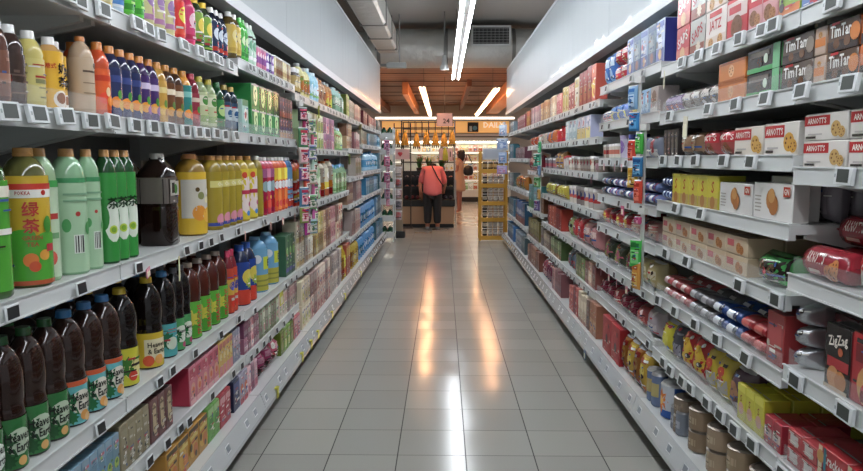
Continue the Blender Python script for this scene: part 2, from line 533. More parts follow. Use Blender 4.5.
row('L', 'A', 270, 291, 8, lambda w: can(min(w, .07), .13, 'd8c69a', art=[('r', -.5, .25, .5, .45, 'b08a5a'), ('d', 0, .65, .25, 'f4ead0')]), 'beige drink can', rows=2)
row('L', 'A', 291.5, 297.3, 2, lambda w: bottle(min(w, .085), .20, '4a4038', 'dedede', (.15, .7, 'b59a58'), [('d', 0, .5, .3, 'e7d9a4')], 'jar', 'drink_jar', 'jar'), 'white-capped coffee jar')
row('L', 'A', 298, 307, 3, lambda w: bottle(min(w, .1), .235, 'e2dc9a', 'e9ecec', (.15, .62, 'd5cf4e'), [('d', 0, .4, .34, 'e5a81c'), ('r', -.5, .75, .5, .9, '7fae4a')], 'slim'), 'yellow-label squash bottle')
row('L', 'A', 307.5, 316, 3, lambda w: bottle(min(w, .1), .25, '9fd0e4', 'd3ecf4', (.15, .62, '8ac4dc'), [('d', 0, .5, .34, 'd8eef4'), ('r', -.5, .05, .5, .2, '7fb46a')], 'slim'), 'light blue squash bottle')
row('L', 'A', 316.5, 323, 2, lambda w: bottle(min(w, .1), .215, 'a8764a', 'd08c50', (.1, .66, 'c9a57a'), [('d', 0, .5, .34, '8c4d30')], 'slim'), 'brown malt drink bottle')
row('L', 'A', 323.5, 330, 2, lambda w: bottle(min(w, .1), .245, 'b9824a', 'a9b3b6', (.1, .62, 'd07c3a'), [('d', 0, .3, .34, 'c8d24a')], 'slim'), 'grey-capped orange bottle')
row('L', 'A', 331, 341, 6, lambda w: bottle(min(w, .1), .225, '8fb8b0', 'b8d6d8', (.1, .68, '88b49a'), [('d', 0, .6, .34, 'c9dfd0')], 'slim'), 'blue-green drink bottle')
row('L', 'A', 341.3, 346.3, 3, lambda w: carton(w, .235, .09, '7fae4c', [('r', -.5, .0, .5, .3, 'b9d87a'), ('d', 0, .6, .36, 'e6eeb0')]), 'green drink carton')
row('L', 'A', 346.8, 351.5, 3, lambda w: carton(w, .20, .09, 'd4dad8', [('r', -.5, .1, .5, .4, '8fa7a4'), ('d', 0, .7, .3, '7f9a8a')]), 'grey-white drink carton')
row('L', 'A', 352, 360.5, 5, lambda w: carton(w, .20, .09, 'e6cdb8', [('r', -.5, .1, .5, .3, 'c98a7a'), ('d', 0, .65, .3, 'b9706a')]), 'pink-beige drink carton')
row('L', 'A', 361, 365, 3, lambda w: carton(w, .18, .09, '9c4a48', [('r', -.5, .6, .5, .9, 'd9c4ba')]), 'dark red carton')
row('L', 'A', 366, 374, 5, lambda w: carton(w, .16, .09, 'a35a5c', [('r', -.5, .1, .5, .35, 'd8dcd8')]), 'maroon and white carton')
row('L', 'A', 375.5, 383, 6, lambda w: carton(w, .17, .09, '8fa0a6', [('r', -.5, .5, .5, .8, 'd5dfe2'), ('d', 0, .3, .3, '47707c')]), 'slate grey carton')

# second shelf: half-litre bottles
def tea5(body, cap, label, art, shape='slim', z=(.1, .64), h=.212):
    return lambda w: bottle(min(w, .067), h, body, cap, (z[0], z[1], label), art, shape)
tea5n = lambda *a, **k: tea5(*a, h=.184, **k)
row('L', 'B', -9, 3, 1, tea5n('5a3a30', 'e8e6e0', '7a5040', [('r', -.5, .3, .5, .5, 'a57a66')]), 'rosy brown tea bottle')
row('L', 'B', 4, 21, 1, tea5n('3b2a26', 'e9e9e7', '40302a', [('r', -.5, .1, .5, .14, '6a564c'), ('r', -.5, .5, .5, .54, '6a564c')]), 'dark plum bottle with white cap')
row('L', 'B', 22, 43, 1, tea5n('cbbd66', 'ecebe6', 'd5c974', [('r', -.28, .55, .3, .6, 'a8392e'), ('r', -.28, .42, .3, .52, '8a8a5a'), ('r', -.2, .3, .1, .33, '8a8a5a')]), 'pale yellow bottle with white cap', rows=2)
row('L', 'B', 44, 61, 1, tea5n('c99a5c', 'f0efec', 'e8b322', [('d', 0, .16, .26, 'efe6d8'), ('d', 0, .18, .17, '9a5a30'), ('t', '\u5976', .05, .70, .19, '1d1712'), ('t', '\u8336', .05, .47, .19, '1d1712'), ('t', '\u6e2f\u5f0f', -.3, .74, .1, 'c02a20', .3)], z=(.04, .80)), 'yellow milk tea bottle with teacup', turn=-.25)
row('L', 'B', 62, 73, 1, tea5n('c99a5c', 'f0efec', 'e8b322', [('d', 0, .16, .26, 'efe6d8'), ('d', 0, .18, .17, '9a5a30'), ('t', '\u5976', .05, .70, .19, '1d1712'), ('t', '\u8336', .05, .47, .19, '1d1712')], z=(.04, .80)), 'second yellow milk tea bottle', back=.03)
row('L', 'B', 74, 94, 1, tea5('b59c80', 'c9772a', 'c4ad92', [('r', -.4, .72, .4, .76, '5a4a3c'), ('r', -.4, .5, .4, .52, '8a7660'), ('r', -.4, .3, .4, .32, '8a7660'), ('d', .1, .86, .12, '3a2c24')], 'waist', (.08, .72)), 'beige bottle with orange cap')
row('L', 'B', 95, 106, 1, tea5('c94a1c', 'cf7a28', 'e05a1e', fruit('e8452a', 'f08a2a', 'f4d0a0', 'c93a18')), 'orange-red juice bottle', turn=-.3, rows=2)
row('L', 'B', 107, 137, 3, tea5('2a2c4c', 'd08230', '2b3560', fruit('f0912a', 'e6b23c', '4a8f3c', '3a4a86'), z=(.04, .70)), 'navy orange juice bottle', turn=-.3, rows=2)
row('L', 'B', 137, 155, 2, tea5('3a2450', 'd08230', '47306a', fruit('f0a02a', '8a4a9a', '4a8f3c', 'd8c8e6'), z=(.04, .70)), 'purple juice bottle', turn=-.3, rows=2)
row('L', 'B', 155, 163, 1, tea5('b98a30', 'cf8a34', 'c99a3c', fruit('e0b23c', 'b0762a', '6a8f3c', 'e8d28a'), z=(.04, .70)), 'golden juice bottle', turn=-.3, rows=2)
row('L', 'B', 163, 180, 2, tea5('4a3020', 'cf8a34', '6a4326', fruit('d89a3a', '3a2a20', '5a7a3c', 'e8dcc0'), z=(.04, .70)), 'dark amber juice bottle', turn=-.3, rows=2)
row('L', 'B', 180, 189, 1, tea5('c9862c', 'cf8a34', '2f8a86', fruit('f0952a', 'e6742a', '4a8f3c', '7fc4be'), z=(.04, .74)), 'teal and orange juice bottle', turn=-.3, rows=2)
row('L', 'B', 189, 196, 1, tea5('7a2430', 'b0283c', '8f3040', fruit('c83a3a', '7a2030', '4a8f3c', 'd8c4b0')), 'crimson juice bottle', turn=-.3)
row('L', 'B', 196, 214, 2, tea5('8a9a6a', 'c8b83c', 'c2cfa0', [('r', -.4, .6, .4, .9, 'e4e8cc'), ('d', 0, .75, .22, '4a8a3a'), ('r', -.4, .1, .4, .3, '8fae5a')], z=(.08, .7)), 'pale green label tea bottle', turn=-.3, rows=2)
row('L', 'B', 214, 222, 1, tea5('1f4a2c', '2a6a34', '2a7a3a', [('d', 0, .6, .3, 'b9d88a')]), 'dark green tea bottle', turn=-.3, rows=2)
row('L', 'B', 222, 235, 2, tea5('1c2c38', 'b49a4a', '2a4a66', [('r', -.5, .3, .5, .8, 'c2d0d6'), ('d', 0, .55, .2, '2a5a86')]), 'dark blue tea bottle', turn=-.3, rows=2)
row('L', 'B', 235.5, 244, 1, lambda w: carton(min(w, .11), .165, .09, 'a9d4cc', [('r', -.5, .82, .5, 1, '2f8a48'), ('d', 0, .55, .3, 'f4f6ee'), ('d', 0, .55, .16, 'c0392b'), ('r', -.5, 0, .5, .2, '5fae9c')], side='c2e2da', name='milk_carton'), 'mint green milk carton')
greenart = [('r', -.5, .12, .5, .2, '1f7a2a'), ('d', .02, .6, .3, 'cfe9a8', 1.5), ('t', 'S', 0, .55, .5, '1f7a2a', .5)]
row('L', 'B', 246, 274.5, 4, lambda w: carton(w, .128, .13, '2a8f36', [('r', -.5, 0, -.26, 1, '258030'), ('r', .26, 0, .5, 1, '258030')] + greenart + [('r', -.5, .93, .5, 1, 'b5b8b5')], side='1f7a2c', name='can_pack', cat='can pack', finish=PL), 'green six-pack of cans', stack=2)
row('L', 'B', 275, 296.5, 5, lambda w: carton(w, .122, .09, '5a3420', [('r', -.5, .4, .5, .95, '4a2a55'), ('d', 0, .7, .22, 'b0562a'), ('r', -.5, .05, .5, .3, 'b5602a')]), 'brown and purple carton', stack=2)
row('L', 'B', 299, 313.5, 4, lambda w: carton(w, .13, .09, 'a8bf8a', [('r', -.5, .5, .5, .9, 'd9e3c0'), ('d', 0, .3, .3, '6f9a4a')]), 'pale green carton', stack=2)
row('L', 'B', 314, 319.5, 2, lambda w: carton(w, .13, .09, 'c4cf7a', [('r', -.5, .55, .5, .95, 'e6ebcf'), ('d', 0, .35, .34, '7d9a2a')]), 'yellow-green carton', stack=2)
row('L', 'B', 320, 331, 4, lambda w: carton(w, .13, .09, 'e2c4cc', [('r', -.5, .6, .5, .95, 'b57aa4'), ('d', 0, .35, .34, 'd0607a')]), 'pink and purple carton', stack=2)
row('L', 'B', 331.5, 340, 4, lambda w: bottle(min(w, .1), .23, '7aa866', 'b9d4dc', (.1, .7, 'a4bf7c'), [('d', 0, .6, .3, 'dde6b4')], 'slim'), 'light green tea bottle')
row('L', 'B', 340.5, 349, 4, lambda w: carton(w, .125, .09, 'd9b98c', [('r', -.5, .6, .5, .95, 'efe3c9'), ('d', 0, .35, .34, 'b0763c')]), 'caramel brown carton', stack=2)
row('L', 'B', 351.5, 357, 3, lambda w: carton(w, .20, .09, 'd9a9a0', [('r', -.5, .6, .5, .95, 'f0dfd6'), ('d', 0, .3, .34, 'b5565a')]), 'rose pink carton')
row('L', 'B', 357.3, 364.5, 4, lambda w: carton(w, .19, .09, 'd2cdb4', [('r', -.5, .1, .5, .4, 'b9a06a'), ('d', 0, .65, .3, '8a9a86')]), 'cream and grey carton')
row('L', 'B', 366, 374.7, 6, lambda w: carton(w, .17, .09, '8db4cc', [('r', -.5, .1, .5, .35, '4a7fae'), ('d', 0, .65, .3, 'dce9ef')]), 'sky blue carton')
row('L', 'B', 375.5, 383, 6, lambda w: bottle(min(w, .1), .19, '9fc0d4', '4a86b8', (.2, .6, '5c94c0'), [], 'slim'), 'blue water bottle')

# third shelf: large bottles
gt = [('r', -.5, .80, .5, .885, 'ecebe2'), ('r', -.5, .875, .5, .93, 'c8372a'), ('t', 'POKKA', -.16, .845, .036, 'b02a20', .24), ('d', .2, .845, .05, 'b02a20'),
      ('r', -.5, .0, .5, .45, '4aa02e'), ('d', -.2, .46, .22, '4aa02e', .5), ('d', .25, .42, .25, '4aa02e', .5), ('r', -.5, 0, .5, .04, 'b0502c'),
      ('d', -.08, .23, .13, 'd8742a'), ('d', .16, .27, .10, 'e0a03a'), ('d', -.02, .17, .1, 'c8502a'), ('d', .25, .55, .09, '3f8a2e', 1.8),
      ('t', '\u7eff', -.05, .70, .135, 'b8382c'), ('t', '\u8336', -.05, .545, .135, 'b8382c'), ('t', 'GREEN', -.04, .435, .04, 'a8452c', .4), ('t', 'TEA', -.04, .375, .04, 'a8452c', .25), ('r', .2, .30, .38, .37, 'b52f3c')]
big = lambda body, cap, z, label, art, shape='big', h=.333, mw=.104: (lambda w: bottle(min(w, mw), h, body, cap, (z[0], z[1], label), art, shape))
row('L', 'C', -28, 4, 1, big('3a5a2c', 'c98a3a', (.05, .78), '4aa02e', [('r', -.5, .85, .5, .95, 'e6e2d0')]), 'green tea bottle at shelf edge')
row('L', 'C', 10, 50, 1, big('5a5a2a', 'c9924c', (.02, .80), 'c9a51e', gt), 'yellow and green tea bottle with red writing', turn=-.75)
row('L', 'C', 36, 57, 1, big('8fae84', 'c9924c', (.03, .76), 'b9d0b0', [('r', -.5, .93, .5, 1, '3a9a4a'), ('r', -.3, .6, .3, .66, 'b03a34'), ('d', 0, .2, .2, 'd05a4a'), ('r', -.3, .4, .3, .46, '6a9a6a')], mw=.08), 'pale green bottle with red marks', back=.015, turn=-.7)
pg = [('r', -.5, .95, .5, 1, '3f8f5a'), ('d', .0, .62, .06, 'b0403a'), ('d', -.26, .5, .10, '4a9a56', 1.6), ('d', .28, .46, .10, '4a9a56', 1.6), ('r', -.12, .2, .12, .4, 'dfe6dc'), ('r', -.09, .21, -.07, .39, '20241f'), ('r', -.04, .21, -.01, .39, '20241f'), ('r', .03, .21, .045, .39, '20241f'), ('r', .07, .21, .1, .39, '20241f'), ('r', -.3, .75, .3, .77, '7aa584'), ('r', -.3, .82, .3, .84, '7aa584')]
row('L', 'C', 55, 84, 1, big('86b088', 'c99458', (.02, .77), 'a5c8a2', pg, mw=.09), 'wide pale green tea bottle with barcode', turn=-.6, rows=2)
row('L', 'C', 77, 93, 1, big('86b088', 'c99458', (.02, .77), 'a5c8a2', pg, mw=.066), 'narrower pale green tea bottle', turn=-.5, rows=1)
sw = [('d', .0, .45, .34, 'dfe8d8', 2.2), ('d', -.02, .36, .16, 'b9cf3a'), ('d', -.02, .36, .10, '7fae2a'), ('t', '\u8336', .0, .66, .13, '1c3a20'), ('d', -.36, .5, .2, '2f8a38', 2.4)]
row('L', 'C', 97.5, 127, 3, big('1f4a26', 'c99458', (.02, .80), '2f8f3a', sw), 'green and white swirl tea bottle', turn=-.5)
row('L', 'C', 128, 138, 1, big('14100e', '2f6a34', (.5, .78), '8fbe2e', [('d', 0, .5, .2, '2c4a1c')], 'square'), 'black bottle with lime label', back=.05)
row('L', 'C', 145, 178, 1, lambda w: bottle(min(w, .118), .325, '1c0d08', 'e4e2dc', (.46, .74, '6a625c'), [('r', -.45, .3, .45, .9, 'b9b4a8'), ('d', .1, .55, .2, '4a7a3a'), ('r', -.3, .4, .0, .8, '3a2c26')], 'square'), 'square dark brown tea bottle', rows=2)
fl = [('r', -.62, .26, .62, .88, 'cfcabb'), ('d', -.15, .34, .2, 'e0922a'), ('d', .15, .3, .2, 'eab43a'), ('d', -.1, .62, .1, '8a8f5a'), ('d', .15, .68, .08, 'ece9da'), ('d', .1, .55, .09, 'e9dfae'), ('d', -.2, .72, .06, '5a4a2a')]
row('L', 'C', 179, 209, 1, lambda w: bottle(min(w, .125), .325, '8a6a1a', 'cf8a4a', (.02, .78, 'd8b01c'), fl, 'big'), 'white and yellow blossom tea bottle', turn=-.3, rows=2)
row('L', 'C', 208, 235, 4, big('8a7416', 'c08a4a', (.04, .78), 'a08c1e', [('r', -.4, .72, .4, .84, 'd9cf7a'), ('t', 'Oo', 0, .78, .08, 'f0eccb', .5), ('d', 0, .14, .2, 'd68a9a'), ('r', -.5, .02, .5, .08, '3a4a9a')], h=.32), 'golden olive tea bottle', turn=-.3, rows=2)
row('L', 'C', 235.5, 252, 2, big('a8901c', 'c08a4a', (.03, .80), 'd8c22a', [('d', 0, .48, .42, 'ead9d6', 1.7), ('r', -.38, .5, .38, .58, 'b5304a'), ('d', -.15, .88, .12, 'c8452a'), ('d', .1, .3, .1, 'c05a7a'), ('d', 0, .12, .1, '3f7fc0')], h=.32), 'pink-labelled yellow bottle', turn=-.3, rows=2)
row('L', 'C', 252.5, 256, 1, big('8a7416', 'c8c4ba', (.04, .78), '9a8a24', [], h=.32), 'slim olive tea bottle')
row('L', 'C', 256.5, 268, 3, big('b02a3a', 'cfcac4', (.03, .80), 'c8344a', [('r', -.5, .8, .5, 1, 'd88aa8'), ('d', 0, .6, .3, 'c9e0ea'), ('d', 0, .2, .24, 'e0503a'), ('d', .1, .35, .1, 'f0d04a')], h=.315), 'pink-red squash bottle', turn=-.3, rows=2)
row('L', 'C', 268.3, 281.3, 4, big('c84a1c', 'c4c4c0', (.03, .80), 'd85a20', [('r', -.5, .7, .5, 1, 'e6c02a'), ('d', 0, .6, .34, 'd8322a'), ('d', 0, .6, .24, 'e6eaea'), ('d', .05, .15, .2, 'c82a2a')], h=.315), 'round-labelled orange squash bottle', turn=-.3, rows=2)
row('L', 'C', 281.5, 287.5, 2, big('3a6a9a', 'c4c8cc', (.03, .80), '6aa0c8', [('d', 0, .6, .3, 'dfeaf0'), ('r', -.5, 0, .5, .2, 'c8402a')], h=.315), 'blue squash bottle', turn=-.3)
row('L', 'C', 288, 296.5, 3, big('b8441c', '8a3a2a', (.03, .80), 'c8502a', [('r', -.5, .7, .5, 1, 'd8c83a'), ('r', -.5, .35, .5, .42, 'e6e2da'), ('d', 0, .2, .24, 'b8ba2a')], h=.315), 'red and yellow squash bottle', turn=-.3)
row('L', 'C', 300, 315.5, 5, big('8fb48a', 'd4dcd8', (.05, .78), 'a6c69a', [('d', 0, .6, .3, 'e6eed8'), ('d', 0, .2, .2, 'd0607a')], h=.29), 'pale green cordial bottle')
row('L', 'C', 316, 329, 3, big('c2b8a0', 'c05a2a', (.03, .8), 'c9c2ac', [('r', -.5, .25, .5, .5, 'd8b02a'), ('r', -.5, 0, .5, .24, '9a3a24'), ('d', 0, .75, .24, 'e6e6e0')], h=.325), 'tall bottle with orange top')
row('L', 'C', 330, 349.5, 9, lambda w: bottle(min(w, .1), .27, '7fa884', '6fa8d0', (.05, .72, '9dbb8a'), [('d', 0, .6, .3, 'd6e3c0'), ('r', -.5, .05, .5, .2, '6f9a5a')], 'slim'), 'blue-capped green tea bottle')
row('L', 'C', 351.3, 362, 6, lambda w: carton(w, .21, .09, 'd6cfc0', [('r', -.5, .15, .5, .5, 'a8b58a'), ('d', 0, .65, .34, 'b5a84a')]), 'cream herbal carton')
row('L', 'C', 362.3, 374.5, 8, lambda w: bottle(min(w, .1), .25, '9fc6de', '3f7fb8', (.2, .6, '5a9aca'), [('d', 0, .5, .3, 'dceaf2')], 'slim'), 'tall blue water bottle')
row('L', 'C', 375.5, 383, 6, lambda w: carton(w, .24, .09, '7fa6c6', [('r', -.5, .3, .5, .6, 'd6e4ee')]), 'blue and white water carton')
row('L', 'D', 351.5, 361.5, 6, lambda w: carton(w, .22, .09, 'd8c3ba', [('r', -.5, .1, .5, .4, 'c08a84'), ('d', 0, .68, .3, 'ece6dc')]), 'dusty pink carton')
row('L', 'D', 362, 374.5, 8, lambda w: carton(w, .22, .09, '4a86bc', [('r', -.5, .5, .5, .8, 'c2daea'), ('d', 0, .3, .3, 'a8cae0')]), 'deep blue carton')
row('L', 'D', 375.5, 383, 6, lambda w: carton(w, .22, .09, '6a94b4', [('r', -.5, .2, .5, .5, 'c9d9e4')]), 'steel blue carton')
row('L', 'E', 351.5, 360, 5, lambda w: carton(w, .27, .09, 'd2c2b8', [('r', -.5, .15, .5, .5, 'b58a80'), ('d', 0, .7, .3, '9a8a86')]), 'pinkish grey carton')
row('L', 'E', 360.5, 374.5, 9, lambda w: bottle(min(w, .11), .30, '5f96c6', '2f6cae', (.2, .62, '3f7cc0'), [('d', 0, .5, .3, 'c6dcec')], 'big'), 'large blue water bottle')
row('L', 'E', 375.5, 383, 6, lambda w: carton(w, .27, .09, '5c88b0', [('r', -.5, .3, .5, .7, 'b9d0e0')]), 'blue water pack')

# fourth shelf: brown tea bottles with leafy labels
def leafy(label, leaf, extra=()):
    return list(extra) + [('s', -.2, .48, .40, leaf, 1.0), ('d', -.26, .48, .18, leaf), ('s', -.08, .17, .17, leaf), ('t', 'Heaven', .14, .64, .19, '14201a', .52), ('t', '& Earth', .16, .42, .19, '14201a', .48)]
hv = lambda cap, label, art, body='2a1711': (lambda w: bottle(min(w, .098), .308, body, cap, (.02, .40, label), art, 'waist'))
row('L', 'D', -32, -8, 1, hv('1f5a2c', '2a6a34', leafy('2a6a34', '7fae7a', [('d', .2, .5, .3, 'dfe6dc')])), 'green-capped tea bottle at shelf edge', turn=-.75)
row('L', 'D', -7, 58, 3, hv('1f5a2c', '2c7038', [('d', .17, .53, .31, 'b9cbb0', .9)] + leafy('2c7038', '1d5028') + [('d', .2, .14, .1, 'd8a860')]), 'green-capped brown tea bottle', turn=-.75, rows=2)
row('L', 'D', 58, 114, 3, hv('3f86c0', '5fb0b4', [('r', -.5, .88, .5, 1, 'c8562a'), ('d', .18, .5, .31, 'dcd9c8', .9)] + leafy('5fb0b4', '1f6a3a') + [('d', .22, .18, .12, 'd89a4a'), ('d', .3, .12, .1, 'e0b070')]), 'blue-capped brown tea bottle', turn=-.75, rows=2)
row('L', 'D', 114, 131, 1, hv('d8b820', 'c9c41e', [('d', .15, .45, .3, 'e6dc8a'), ('s', -.05, .5, .3, '3f7a2a'), ('d', .12, .25, .14, 'c8402a')], '120b0a'), 'yellow-capped tea bottle', turn=-.75, rows=2)
row('L', 'D', 139, 158, 1, hv('d8b820', 'd2b41e', [('r', -.3, .2, .38, .82, 'ded5b0'), ('t', 'Heaven', .04, .66, .15, '2a2418', .5), ('t', '& Earth', .04, .47, .15, '2a2418', .5), ('d', -.2, .2, .16, 'd0502a'), ('d', .1, .22, .14, 'e0a04a')], '120b0a'), 'yellow-label tea bottle with fruit', turn=-.7, rows=2)
row('L', 'D', 158, 168, 1, hv('3f86c0', '4aa4a8', [('s', -.1, .5, .3, '1f6a4a'), ('d', .1, .4, .2, 'c9d8c4')], '0f0a0c'), 'teal-label tea bottle', turn=-.75, rows=2)
row('L', 'D', 168, 182, 2, hv('6a6a70', '4a9a5a', [('d', .12, .5, .36, 'd4dccc'), ('s', -.1, .45, .3, '1f6a34'), ('t', 'Heaven', .12, .6, .14, '14201a', .46), ('d', .25, .15, .12, 'b04a6a')], '0f0a0c'), 'dark bottle with green-white label', turn=-.75, rows=2)
se = [('s', -.15, .5, .34, 'c9c03a'), ('d', .0, .2, .2, '4a9a2a'), ('t', 'SEASONS', .16, .5, .15, 'c02a34', .95, PI / 2)]
row('L', 'D', 184, 221, 4, lambda w: bottle(min(w, .1), .30, '4a1c12', 'c9b4a8', (.02, .50, '58ae34'), se, 'waist'), 'green-labelled brown tea bottle', turn=-.75, rows=2)
row('L', 'D', 222, 236, 2, lambda w: bottle(min(w, .1), .29, '7a2430', 'c03a5a', (.02, .72, 'c8442c'), [('r', -.5, .4, .5, .75, 'd8a83a'), ('d', 0, .6, .3, '4a4a9a'), ('s', .05, .2, .3, 'd8301c')], 'slim'), 'pink-capped red drink bottle', turn=-.3)
row('L', 'D', 237, 250, 2, lambda w: bottle(min(w, .1), .30, '1f2a4a', '2a5ab0', (.02, .72, '2a4a9a'), [('r', -.5, 0, .5, .35, 'c83a24'), ('d', 0, .65, .3, 'd8c84a'), ('s', .05, .5, .24, '8fae3a')], 'slim'), 'blue-capped drink bottle', turn=-.3)
row('L', 'D', 253, 275, 2, lambda w: bottle(min(w, .135), .30, '5f9ac0', '8ab8d8', (.03, .80, '6fa8cc'), [('r', -.5, 0, .5, .38, 'b0ac3a'), ('r', -.5, .1, .5, .14, '8a8a3a'), ('r', -.5, .22, .5, .26, '8a8a3a'), ('r', -.1, .5, .4, .8, 'c8d42a'), ('t', 'E', .14, .65, .16, '1f4a6a', .3), ('d', -.3, .75, .14, 'e0eaf0')], 'big'), 'large blue and yellow bottle', turn=-.4)
row('L', 'D', 278, 288.5, 3, lambda w: carton(w, .25, .09, '2a5a34', [('d', 0, .6, .36, '7fae5a'), ('r', -.5, .1, .5, .2, '3a3a8a')]), 'dark green tea carton')
row('L', 'D', 289, 297.3, 3, lambda w: carton(w, .155, .09, 'bfb39a', [('r', -.5, .1, .5, .3, 'a8863c'), ('d', 0, .65, .34, 'ddd6c4')]), 'khaki carton', stack=2)
row('L', 'D', 298.3, 306.5, 3, lambda w: carton(w, .155, .09, 'd2cdc2', [('r', -.5, .1, .5, .3, 'b59a6a'), ('d', 0, .65, .34, 'c8b8a4')]), 'off-white carton', stack=2)
row('L', 'D', 307, 317, 4, lambda w: carton(w, .155, .09, 'c6b25a', [('r', -.5, .15, .5, .35, 'd9cfa0'), ('d', 0, .65, .34, '9aa03a')]), 'mustard yellow carton', stack=2)
row('L', 'D', 317.3, 325, 3, lambda w: carton(w, .155, .09, 'b9906a', [('r', -.5, .15, .5, .35, 'd8c0a0'), ('d', 0, .65, .34, 'a06a5a')]), 'light brown carton', stack=2)
row('L', 'D', 325.3, 330, 2, lambda w: carton(w, .155, .09, 'd0949a', [('r', -.5, .15, .5, .35, 'e6ccc4'), ('d', 0, .65, .34, 'b55a6a')]), 'dusky pink carton', stack=2)
row('L', 'D', 331.3, 337.5, 3, lambda w: carton(w, .155, .09, 'cfb29a', [('d', 0, .65, .34, 'c0283a'), ('r', -.5, .15, .5, .3, 'e6d8c4')]), 'red-spotted beige carton', stack=2)
row('L', 'D', 337.8, 348.3, 5, lambda w: carton(w, .15, .09, 'c8ac8a', [('d', 0, .65, .34, 'ddd0a8'), ('r', -.5, .15, .5, .3, 'b08a7a')]), 'sandy brown carton', stack=2)

# fifth shelf: small multipacks
row('L', 'E', 55, 119, 8, lambda w: carton(w, .135, .12, '6a8fa4', [('r', -.5, .72, .5, 1, '86a2b4'), ('d', 0, .38, .38, 'a9bf4a', 1.1), ('d', 0, .42, .18, '4a7a3a'), ('r', -.4, .8, .4, .86, 'c86a7a'), ('r', -.5, 0, .5, .08, '4a7a8a')], side='5f86a0'), 'blue carton with green fruit')
row('L', 'E', 120, 149, 4, lambda w: carton(w, .145, .12, '8f8466', [('r', -.4, .55, .4, .88, '9c9274'), ('r', -.15, .15, .15, .35, 'dfe0d4'), ('r', -.1, .17, -.05, .33, '333028'), ('r', .02, .17, .08, .33, '333028')], side='85795a'), 'tan drink carton')
row('L', 'E', 150, 172, 3, lambda w: carton(w, .145, .12, '6a4040', [('r', -.24, .2, .24, .85, 'c0ad84'), ('d', 0, .82, .22, 'c0ad84'), ('r', -.14, .3, .14, .36, '6a5a3a'), ('r', -.14, .6, .14, .64, '6a5a3a')], side='5f3838'), 'maroon carton with cream label')
row('L', 'E', 189, 218, 5, lambda w: carton(w, .15, .12, 'd07a8a', [('r', -.5, .66, .5, .92, 'b8405a'), ('d', 0, .4, .38, 'e0a48a'), ('d', .05, .36, .2, 'd8642a'), ('r', -.5, 0, .5, .14, 'e8b4b4')], side='b02a44'), 'pink and red drink carton')
row('L', 'E', 218.5, 232, 4, lambda w: carton(w, .15, .12, 'd8b85a', [('r', -.5, .0, .5, .3, 'd88a8a'), ('d', 0, .55, .36, 'e8d89a'), ('r', -.5, .8, .5, .95, 'c06a5a')]), 'yellow and pink carton')
row('L', 'E', 232.4, 239.5, 3, lambda w: carton(w, .15, .12, '8a8fa4', [('r', -.5, .5, .5, .8, 'c6b0c0'), ('d', 0, .3, .3, 'd8ccd4')]), 'grey-violet carton')
row('L', 'E', 240.5, 247, 3, lambda w: carton(w, .075, .12, 'a86a80', [('r', -.5, .2, .5, .5, 'dcc4cc'), ('d', 0, .7, .3, '5a4a6a')]), 'plum and white carton', stack=2)
row('L', 'E', 247.4, 258.5, 4, lambda w: carton(w, .075, .12, 'd09aa4', [('r', -.5, .2, .5, .5, 'e6d6d2'), ('d', 0, .7, .3, 'b8506a')]), 'rosy carton', stack=2)
row('L', 'E', 259, 278, 7, lambda w: carton(w, .15, .12, 'a9ba9c', [('r', -.5, .6, .5, .9, 'd2d9c4'), ('d', 0, .35, .36, 'c89a9a'), ('r', -.5, 0, .5, .12, '7f9a6a')]), 'sage green carton')
row('L', 'E', 278.4, 297.3, 7, lambda w: carton(w, .15, .12, 'd4bcb4', [('r', -.5, .55, .5, .9, 'c08a8a'), ('d', 0, .3, .36, 'a9ae8a'), ('r', -.5, 0, .5, .1, 'd8d0c0')]), 'pale pink carton')

# bottom shelf
row('L', 'Z', 166, 207, 4, lambda w: carton(w, .135, .16, 'b5842a', [('r', -.5, .86, .5, 1, '4a3a1c'), ('d', -.1, .45, .38, 'd0a03a'), ('d', .15, .35, .24, 'c8702a'), ('r', -.4, .7, .4, .8, 'd8c46a')], side='a87826'), 'amber multipack carton')
row('L', 'Z', 207.5, 219, 2, lambda w: carton(w, .15, .12, '6aa84a', [('d', 0, .5, .4, '3f8a34'), ('r', -.5, .75, .5, .95, 'a9cf8a')]), 'leaf green carton')
row('L', 'Z', 219.5, 230, 2, lambda w: carton(w, .155, .12, 'b0283a', [('r', -.5, .7, .5, .9, 'd8a0a4')], side='a8202e'), 'crimson carton')
row('L', 'Z', 233, 239, 1, lambda w: carton(w, .155, .14, '2a3456', [('r', -.5, .6, .5, .9, '46548a')], side='232c4a'), 'navy blue carton')
row('L', 'Z', 239.3, 247, 2, lambda w: carton(w, .155, .12, 'a8a4b8', [('d', 0, .5, .4, 'd86a3a'), ('d', .1, .4, .2, '2a4a9a'), ('r', -.5, .0, .5, .2, 'c84a5a')]), 'white and orange carton')
row('L', 'Z', 247.4, 257, 3, lambda w: carton(w, .15, .12, 'd8aab4', [('r', -.5, .1, .5, .35, 'b8506a'), ('d', 0, .65, .3, 'ecd8d8')]), 'pink milk carton')
row('L', 'Z', 259, 279, 3, lambda w: bag(w * 1.02, .145, .14, 'c05a72', [('r', -.4, .12, .4, .5, '4a2a24'), ('d', -.1, .3, .16, 'c8a08a'), ('d', .14, .34, .14, 'd8b8a0'), ('r', -.4, .6, .4, .8, 'dca0ac')]), 'pink bag with brown panel')
row('L', 'Z', 280, 293, 4, lambda w: carton(w, .15, .12, '7aa63c', [('r', -.5, .6, .5, .9, 'a9c46a'), ('d', 0, .35, .36, 'd2d88a')]), 'lime green carton')
row('L', 'Z', 293.5, 299.5, 2, lambda w: carton(w, .15, .12, 'c86a74', [('r', -.5, .6, .5, .9, 'e0b4b4')]), 'salmon pink carton')
